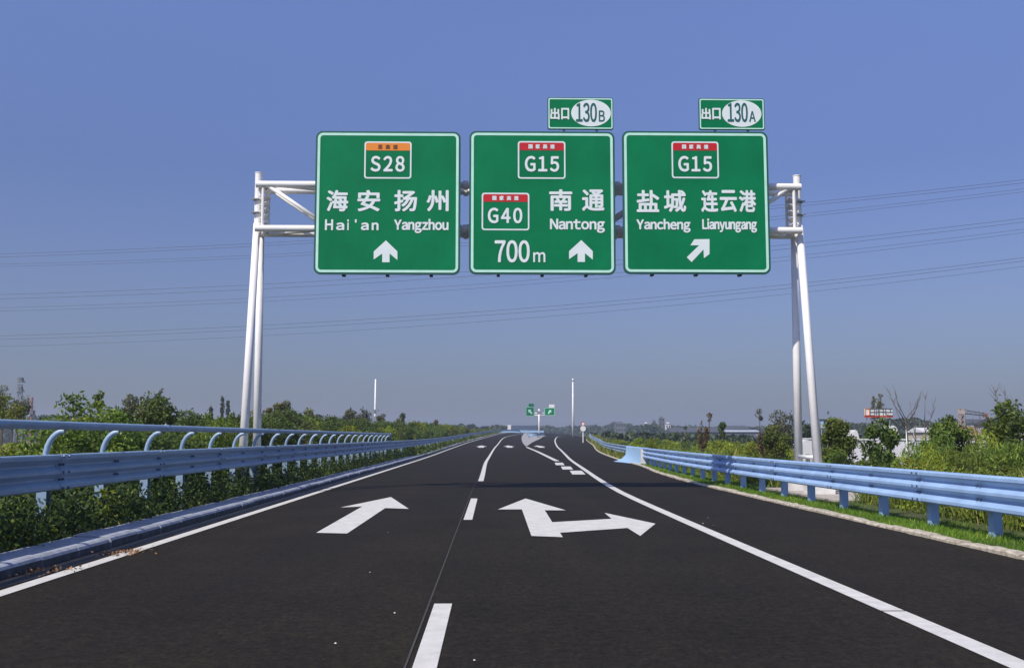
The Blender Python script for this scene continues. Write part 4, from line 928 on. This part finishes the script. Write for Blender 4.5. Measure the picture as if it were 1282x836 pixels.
# guardrail nose on the gore, crossing rails at the crest
gr = empty('gore_guardrail', (PX(668, 205), 205, surf(PX(668, 205), 205)), 'short grey blue guardrail nose standing on the gore island', 'guardrail')
pts = []; cx = PX(667, 205)
for k in range(9):
    a = R(180 + 180*k/8); pts.append((cx + .9*math.cos(a)*-1, 205 + .9*math.sin(a)))
path = [(PX(659, 260), 250)] + [(cx - .9, 210)] + [(cx + .9*math.cos(R(180+22.5*k)), 205 + .9*math.sin(R(180+22.5*k))) for k in range(9)] + [(cx + .9, 210), (PX(683, 250)-.6, 245)]
mb = MB(); mb.sweep([(-.02, .36), (-.02, .86), (.03, .86), (.03, .36)], [(x, y_, surf(x, y_)) for x, y_ in path]); mb.build('rail_nose', M['railL'], gr)
for x, y_ in path[::2]:
    mb = MB(); mb.box((x-.06, y_-.06, surf(x, y_)-.1), (x+.06, y_+.06, surf(x, y_)+.8)); mb.build('post', M['railL'], gr)
D = 430
nb_root = empty('noise_barrier', (PX(657, D), D, 0), 'dark blue grey bridge parapet crossing behind the far road crest', 'barrier')
for k in range(5):
    a, b = PX(640 + 6.6*k, D), PX(646.6 + 6.6*k, D) - .06; mb = MB(); mb.box((a, D, -1.6), (b, D+.4, ZY(532.6, D))); mb.build('barrier_panel', mat('blue_grey_panel', (.07, .10, .16), .6) if k == 0 else bpy.data.materials['blue_grey_panel'], nb_root)
mb = MB(); mb.box((PX(635.5, D-10), D-11, -1.6), (PX(639.7, D-10), D-10, ZY(531.7, D-10))); mb.build('end_pillar', M['reflect'], base=(PX(637, D-10), D-10, -1.6), label='small white pillar left of the dark parapet at the far crest', cat='pillar')
cr2 = empty('guardrail', (PX(640, 385), 385, 2.5), 'pale blue guardrail crossing behind the far road crest', 'guardrail')
for k in range(6):
    a, b = PX(624 + 9.5*k, 385 - 6*k), PX(633.5 + 9.5*k, 385 - 6*k); mb = MB(); mb.box((a, 385-6*k, ZY(541.8, 385)), (b - .04, 385.15-6*k, ZY(538.2 + .25*k, 385))); mb.build('rail_panel', M['panelblue'], cr2)
# ================================================================== buildings on the right
def shed(px0, px1, ywall, yridge, D, dep, wallm, roofm, label, win=0, name='shed', gable=True, cat='building'):
    a, b, z0, zw, zr = PX(px0, D), PX(px1, D), -1.6, ZY(ywall, D), ZY(yridge, D); root = empty(name, ((a+b)/2, D+dep/2, z0), label, cat)
    mb = MB(); mb.box((a, D, z0), (b, D+dep, zw)); mb.build('wall', M[wallm], root)
    o = (b-a)*.03 + .15; mb = MB()
    if gable: mb.add([(a-o, D-o, zw), (b+o, D-o, zw), (b+o, D+dep+o, zw), (a-o, D+dep+o, zw), (a-o, D+dep/2, zr), (b+o, D+dep/2, zr), (a-o, D-o, zw+.12), (b+o, D-o, zw+.12)], [(0, 3, 2, 1), (0, 1, 7, 6), (6, 7, 5, 4), (3, 4, 5, 2), (0, 6, 4, 3), (1, 2, 5, 7)])
    else: mb.box((a-o, D-o, zw), (b+o, D+dep+o, zr))
    mb.build('roof', M[roofm], root)
    for k in range(win):
        x = a + (b-a)*(k+.5)/win; ww = (b-a)/win*.28; h = (zw-z0); mb = MB(); mb.box((x-ww, D-.06, z0+h*.45), (x+ww, D-.01, z0+h*.78)); w_ = mb.build('window', M['wall'], root)
        mb = MB(); mb.box((x-ww*.85, D-.075, z0+h*.48), (x+ww*.85, D-.062, z0+h*.75)); q = mb.build('pane', M['glass'], w_, base=root.location); q.location = (0, 0, 0)
    return root
shed(842, 918, 541, 535, 430, 14, 'darkwall', 'darkroof', 'long dark grey shed with low roof on the far right horizon', 7)
shed(905, 937, 537.5, 532.5, 470, 14, 'darkwall', 'darkroof', 'dark raised roof end of the far industrial hall', 4)
shed(910, 950, 540.6, 538, 400, 10, 'darkwall', 'paleroof', 'low industrial hall with pale metal roof strip', 5)
shed(880, 948, 548, 543, 330, 12, 'darkwall', 'darkroof', 'nearest long dark shed below the pale roofed hall', 6)
# towers
def tower(px0, px1, yt, D, m, label, floors, cols, name='tower_block'):
    a, b, z0, zt = PX(px0, D), PX(px1, D), -1.6, ZY(yt, D); root = empty(name, ((a+b)/2, D, z0), label, 'building'); w_ = (b-a)
    mb = MB(); mb.box((a, D, z0), (b, D+w_, zt)); mb.build('wall', M[m], root); mb = MB(); mb.box((a+w_*.2, D+w_*.2, zt), (a+w_*.7, D+w_*.7, zt+(zt-z0)*.06)); mb.build('roof_housing', M[m], root)
    mb = MB(); mb.box((a-.2, D-.2, zt-.35), (b+.2, D+w_+.2, zt-.05)); mb.build('cornice', M['galv'], root)
    for f in range(floors):
        for c in range(cols):
            x = a + w_*(c+.5)/cols; z = z0 + (zt-z0)*(f+.5)/floors; mb = MB(); mb.box((x-w_/cols*.25, D-.05, z-(zt-z0)/floors*.22), (x+w_/cols*.25, D-.01, z+(zt-z0)/floors*.22)); mb.build('window', M['glass'], root)
tower(825.5, 832, 523, 560, 'darkwall', 'tall dark grey tower block on the far horizon', 6, 2)
tower(817, 821, 526.5, 600, 'darkwall', 'slimmer grey tower left of the tall dark block', 5, 1)
tower(806, 812, 530, 620, 'wall', 'small white building left of the grey towers', 3, 2, 'white_building')
tower(833.5, 839.5, 530, 580, 'wall', 'small white building directly right of the tall dark block', 3, 2, 'white_building')
tower(770.5, 783, 529.5, 640, 'darkwall', 'wide low grey block behind the ramp sign posts', 4, 4)
# billboard behind the right gantry leg
D = 170; r_ = empty('billboard', (PX(1038, D), D, -1.6), 'pale blue billboard on posts just right of the right gantry legs', 'billboard')
mb = MB(); mb.box((PX(1028, D), D, ZY(536, D)), (PX(1046, D), D+.4, ZY(525.5, D))); mb.build('frame', M['galv'], r_)
mb = MB(); mb.box((PX(1028.6, D), D-.03, ZY(531, D)), (PX(1045.4, D), D-.005, ZY(526.5, D))); mb.build('poster', M['panelblue'], r_)
mb = MB(); mb.box((PX(1028.6, D), D-.03, ZY(535.6, D)), (PX(1045.4, D), D-.005, ZY(531.4, D))); mb.build('lower_poster', M['paleroof'], r_)
for px in (1030, 1037, 1044): mb = MB(); mb.tube([(PX(px, D), D+.2, -1.6), (PX(px, D), D+.2, ZY(535, D))], .12, 8); mb.build('leg', M['galv'], r_)
mb = MB(); mb.box((PX(1027, D), D-.2, ZY(525.4, D)), (PX(1047, D), D+.5, ZY(524.4, D))); mb.build('top_rail', M['darkroof'], r_)
# roof lettering board
D = 120; r_ = empty('roof_sign', (PX(1103, D), D, -1.6), 'white board with dark characters over a red strip behind the drooping tree', 'sign')
mb = MB(); mb.box((PX(1084.5, D), D, ZY(522.4, D)), (PX(1120.5, D), D+.15, ZY(520, D))); mb.build('red_strip', M['signred'], r_)
mb = MB(); mb.box((PX(1084.8, D), D+.02, ZY(520, D)), (PX(1120.2, D), D+.1, ZY(511.2, D))); mb.build('backing', M['reflect'], r_)
glyphs = ['口日', '三二', '日口', '口二', '三日', '口三']
px = 1085.5
for k in range(6):
    w_ = 5.3; a, b, z0, z1 = PX(px, D), PX(px+w_, D), ZY(519.6, D), ZY(511.2 + .3*(k % 2), D); mb = MB(); t = .05; wx = b - a; h = z1 - z0
    bars = [[(0, 0, 0, 1), (1, 0, 1, 1), (0, 1, 1, 1), (0, 0, 1, 0)], [(0, .5, 1, .5), (0, 1, 1, 1), (0, 0, 1, 0), (0, 0, 0, 1)], [(0, 0, 0, 1), (.5, 0, .5, 1), (1, 0, 1, 1), (0, 1, 1, 1), (0, .5, 1, .5)], [(0, 0, 0, 1), (0, .55, 1, .55), (1, 0, 1, 1), (0, 1, 1, 1)], [(0, 1, 1, 1), (.5, 0, .5, 1), (0, .5, 1, .5)], [(0, 1, 1, 1), (0, 0, 1, 0), (0, .5, 1, .5), (.5, .5, .5, 1)]][k]
    for (u0, v0, u1, v1) in bars:
        x0_, x1_, zz0, zz1 = a + wx*min(u0, u1)*.95, a + wx*max(u0, u1)*.95, z0 + h*min(v0, v1), z0 + h*max(v0, v1); mb.box((x0_-t/2, D-.06, zz0-t/2), (x1_+t/2, D+.05, zz1+t/2))
    mb.build('letter', M['darkwall'] if k else M['orange'], r_); px += 5.8
for px in (1088, 1096, 1108, 1117): mb = MB(); mb.tube([(PX(px, D), D+.2, -1.6), (PX(px, D), D+.2, ZY(512, D))], .06, 6); mb.build('leg', M['galv'], r_)
# white wall and sheds
def long_wall(px0, px1, yt, D, label, m='wall'):
    a, b = PX(px0, D), PX(px1, D); root = empty('wall', ((a+b)/2, D, -1.6), label, 'wall'); n = max(2, int((b-a)/2.2))
    for k in range(n):
        x0_, x1_ = a+(b-a)*k/n, a+(b-a)*(k+1)/n; mb = MB(); mb.box((x0_+.12, D, -1.6), (x1_-.12, D+.2, ZY(yt, D)-.12)); mb.build('wall_panel', M[m], root)
        mb = MB(); mb.box((x0_-.12, D-.05, -1.6), (x0_+.118, D+.25, ZY(yt, D)-.06)); mb.build('pier', M[m], root)
    mb = MB(); mb.box((a-.15, D-.08, ZY(yt, D)-.118), (b+.15, D+.28, ZY(yt, D))); mb.build('coping', M['conc'], root)
long_wall(1058, 1188, 549, 84, 'long white wall behind the trees right of the gantry')
long_wall(1212, 1262, 552, 74, 'short white wall between the broad green tree and the right edge')
long_wall(996, 1024, 548, 96, 'low pale wall seen between and beside the right gantry legs', 'conc')
def tunnel(px0, px1, yt, D, length, label, m='tarp'):
    a, b, z0, zt = PX(px0, D), PX(px1, D), -1.6, ZY(yt, D); n = 12; root = empty('polytunnel', ((a+b)/2, D, z0), label, 'shed'); cx, hw = (a+b)/2, (b-a)/2; zw = z0 + (zt-z0)*.6
    arc = [(a, z0)] + [(cx - hw*math.cos(math.pi*k/n), zw + (zt-zw)*math.sin(math.pi*k/n)) for k in range(n+1)] + [(b, z0)]
    mb = MB(); mb.prism(arc[::1], D, D+length); mb.build('cover', M[m], root)
    mb = MB(); mb.box((cx-hw*.35, D-.05, z0), (cx+hw*.35, D-.005, z0+(zt-z0)*.55)); mb.build('door', M['galv'], root)
tunnel(1113, 1128, 532.5, 112, 3, 'pale rounded tarpaulin shed right of the dark drooping tree')
shed(1158, 1174, 541, 535, 108, 4, 'cream', 'tarp', 'pale pinkish hut left of the broad green tree', 2, 'hut')
tunnel(1068, 1077, 538, 118, 2, 'small white rounded shed left of the dark drooping tree')
tunnel(1003, 1018, 550, 90, 3, 'pale rounded heap cover between the right gantry legs')
tunnel(1196, 1211, 552.5, 60, 1, 'small white cover in front of the broad green tree')
shed(1205, 1243, 541, 533, 150, 9, 'cream', 'tile', 'brown house with red roof below the crane', 5, 'house')
shed(1212, 1236, 545, 537, 120, 7, 'cream', 'tile', 'low brick coloured house in front of the brown one', 3, 'house')
shed(1215, 1246, 530, 524, 260, 12, 'paleroof', 'darkroof', 'blue grey hall behind the crane', 6)
shed(1262, 1300, 531, 522, 140, 9, 'cream', 'darkroof', 'house with dark roof at the right picture edge', 5, 'house')
shed(1272, 1300, 537, 532, 90, 6, 'wall', 'paleroof', 'white walled hut behind the tree at the right edge', 2, 'hut')
# crane
D = 230; X = PX(1207.5, D); r_ = empty('tower_crane', (X, D, -1.6), 'ochre construction crane with short jib on the right horizon', 'crane')
mb = MB(); zt = ZY(511, D); hw = .5
for a in (-1, 1):
    for b in (-1, 1): mb.tube([(X+a*hw, D+b*hw, -1.6), (X+a*hw, D+b*hw, zt)], .14, 4)
n = 9
for k in range(n):
    za, zb2 = -1.6+(zt+1.6)*k/n, -1.6+(zt+1.6)*(k+1)/n
    for s_ in (-1, 1): mb.tube([(X-hw*s_, D-hw, za), (X+hw*s_, D-hw, zb2)], .09, 4); mb.tube([(X-hw*s_, D+hw, za), (X+hw*s_, D+hw, zb2)], .09, 4); mb.tube([(X+s_*hw, D-hw, za), (X+s_*hw, D+hw, zb2)], .09, 4)
mb.build('mast_frame', M['palebark'], r_)
mb = MB(); xe = PX(1238, D); zj = ZY(517, D); zj2 = ZY(520, D)
for b in (-.4, .4): mb.tube([(X, D+b, zj), (xe, D+b, zj2)], .11, 4)
mb.tube([(X, D, zj+.8), (xe, D, zj2+.5)], .11, 4)
for k in range(10):
    t0, t1 = k/10, (k+1)/10; p = lambda t, o: (X+(xe-X)*t, D, zj+(zj2-zj)*t+o); mb.tube([p(t0, .75), p(t1, 0)] if k % 2 else [p(t0, 0), p(t1, .7)], .07, 4)
mb.build('jib', M['darkwall'], r_)
mb = MB(); mb.box((xe-.5, D-.4, zj2-.4), (xe+.4, D+.4, zj2+.5)); mb.build('counterweight', M['tile'], r_)
mb = MB(); mb.box((X-.6, D-.6, zj-.2), (X+.6, D+.6, zj+.7)); mb.build('cab', M['cream'], r_)
# ================================================================== power lines
WR = [  # three or four points seen in the photograph for each wire, and its label
 ([(0, 318), (312, 305), (1020, 252.8), (1282, 225)], 'thin power line, the highest in the upper bundle crossing the sky'),
 ([(0, 322), (312, 308.5), (1020, 256.5), (1282, 229)], 'thin power line just below the highest in the upper bundle'),
 ([(0, 331), (306, 319.5), (1015, 267.5), (1282, 236)], 'thin power line second lowest in the upper bundle'),
 ([(0, 334), (306, 323), (1015, 271), (1282, 240)], 'thin power line lowest in the upper bundle crossing the sky'),
 ([(0, 368.6), (312, 357), (1014, 303), (1282, 273.5)], 'thin power line, the highest in the middle bundle'),
 ([(0, 374), (312, 362.5), (1014, 308.5), (1282, 278)], 'thin power line just below the highest in the middle bundle'),
 ([(0, 385), (306, 374), (1014, 318), (1282, 287)], 'thin power line second lowest in the middle bundle'),
 ([(0, 389), (306, 379), (1014, 322.5), (1282, 291.5)], 'thin power line lowest in the middle bundle'),
 ([(0, 420), (312, 409), (600, 390), (1010, 353), (1282, 323)], 'thin power line, the highest in the lower bundle'),
 ([(0, 424.5), (312, 413.5), (600, 395), (1010, 358), (1282, 327)], 'thin power line in the middle of the lower bundle'),
 ([(0, 433), (306, 423), (600, 402), (1010, 365), (1282, 334)], 'thin power line lowest in the lower bundle')]
for j, (pts, lbl) in enumerate(WR):
    co = np.polyfit([p[0] for p in pts], [p[1] for p in pts], 2); mb = MB(); line = []
    for px in range(-300, 1601, 50):
        d = ray(px, np.polyval(co, px))
        # the bundle hangs in a vertical plane that comes nearer to the right
        t = 215 / (d.y + .16*d.x); line.append((d.x*t, d.y*t, CAMZ + d.z*t))
    mb.tube(line, .036 if j % 4 < 2 else .030, 5, cap=False); mb.build('power_line', M['wire'], base=line[0], label=lbl, cat='power line')
# ================================================================== haze
mb = MB(); mb.box((-2600, -80, -2.8), (2600, 2600, 45)); hz = mb.build('haze', [], kind='stuff')
hm = bpy.data.materials.new('haze'); hm.use_nodes = True; hn = hm.node_tree.nodes; hn.clear()
pv = hn.new('ShaderNodeVolumePrincipled'); ho = hn.new('ShaderNodeOutputMaterial'); pv.inputs['Color'].default_value = (.80, .88, 1, 1)
pv.inputs['Density'].default_value = .0005; pv.inputs['Anisotropy'].default_value = .2
hm.node_tree.links.new(pv.outputs[0], ho.inputs['Volume']); hz.data.materials.append(hm)
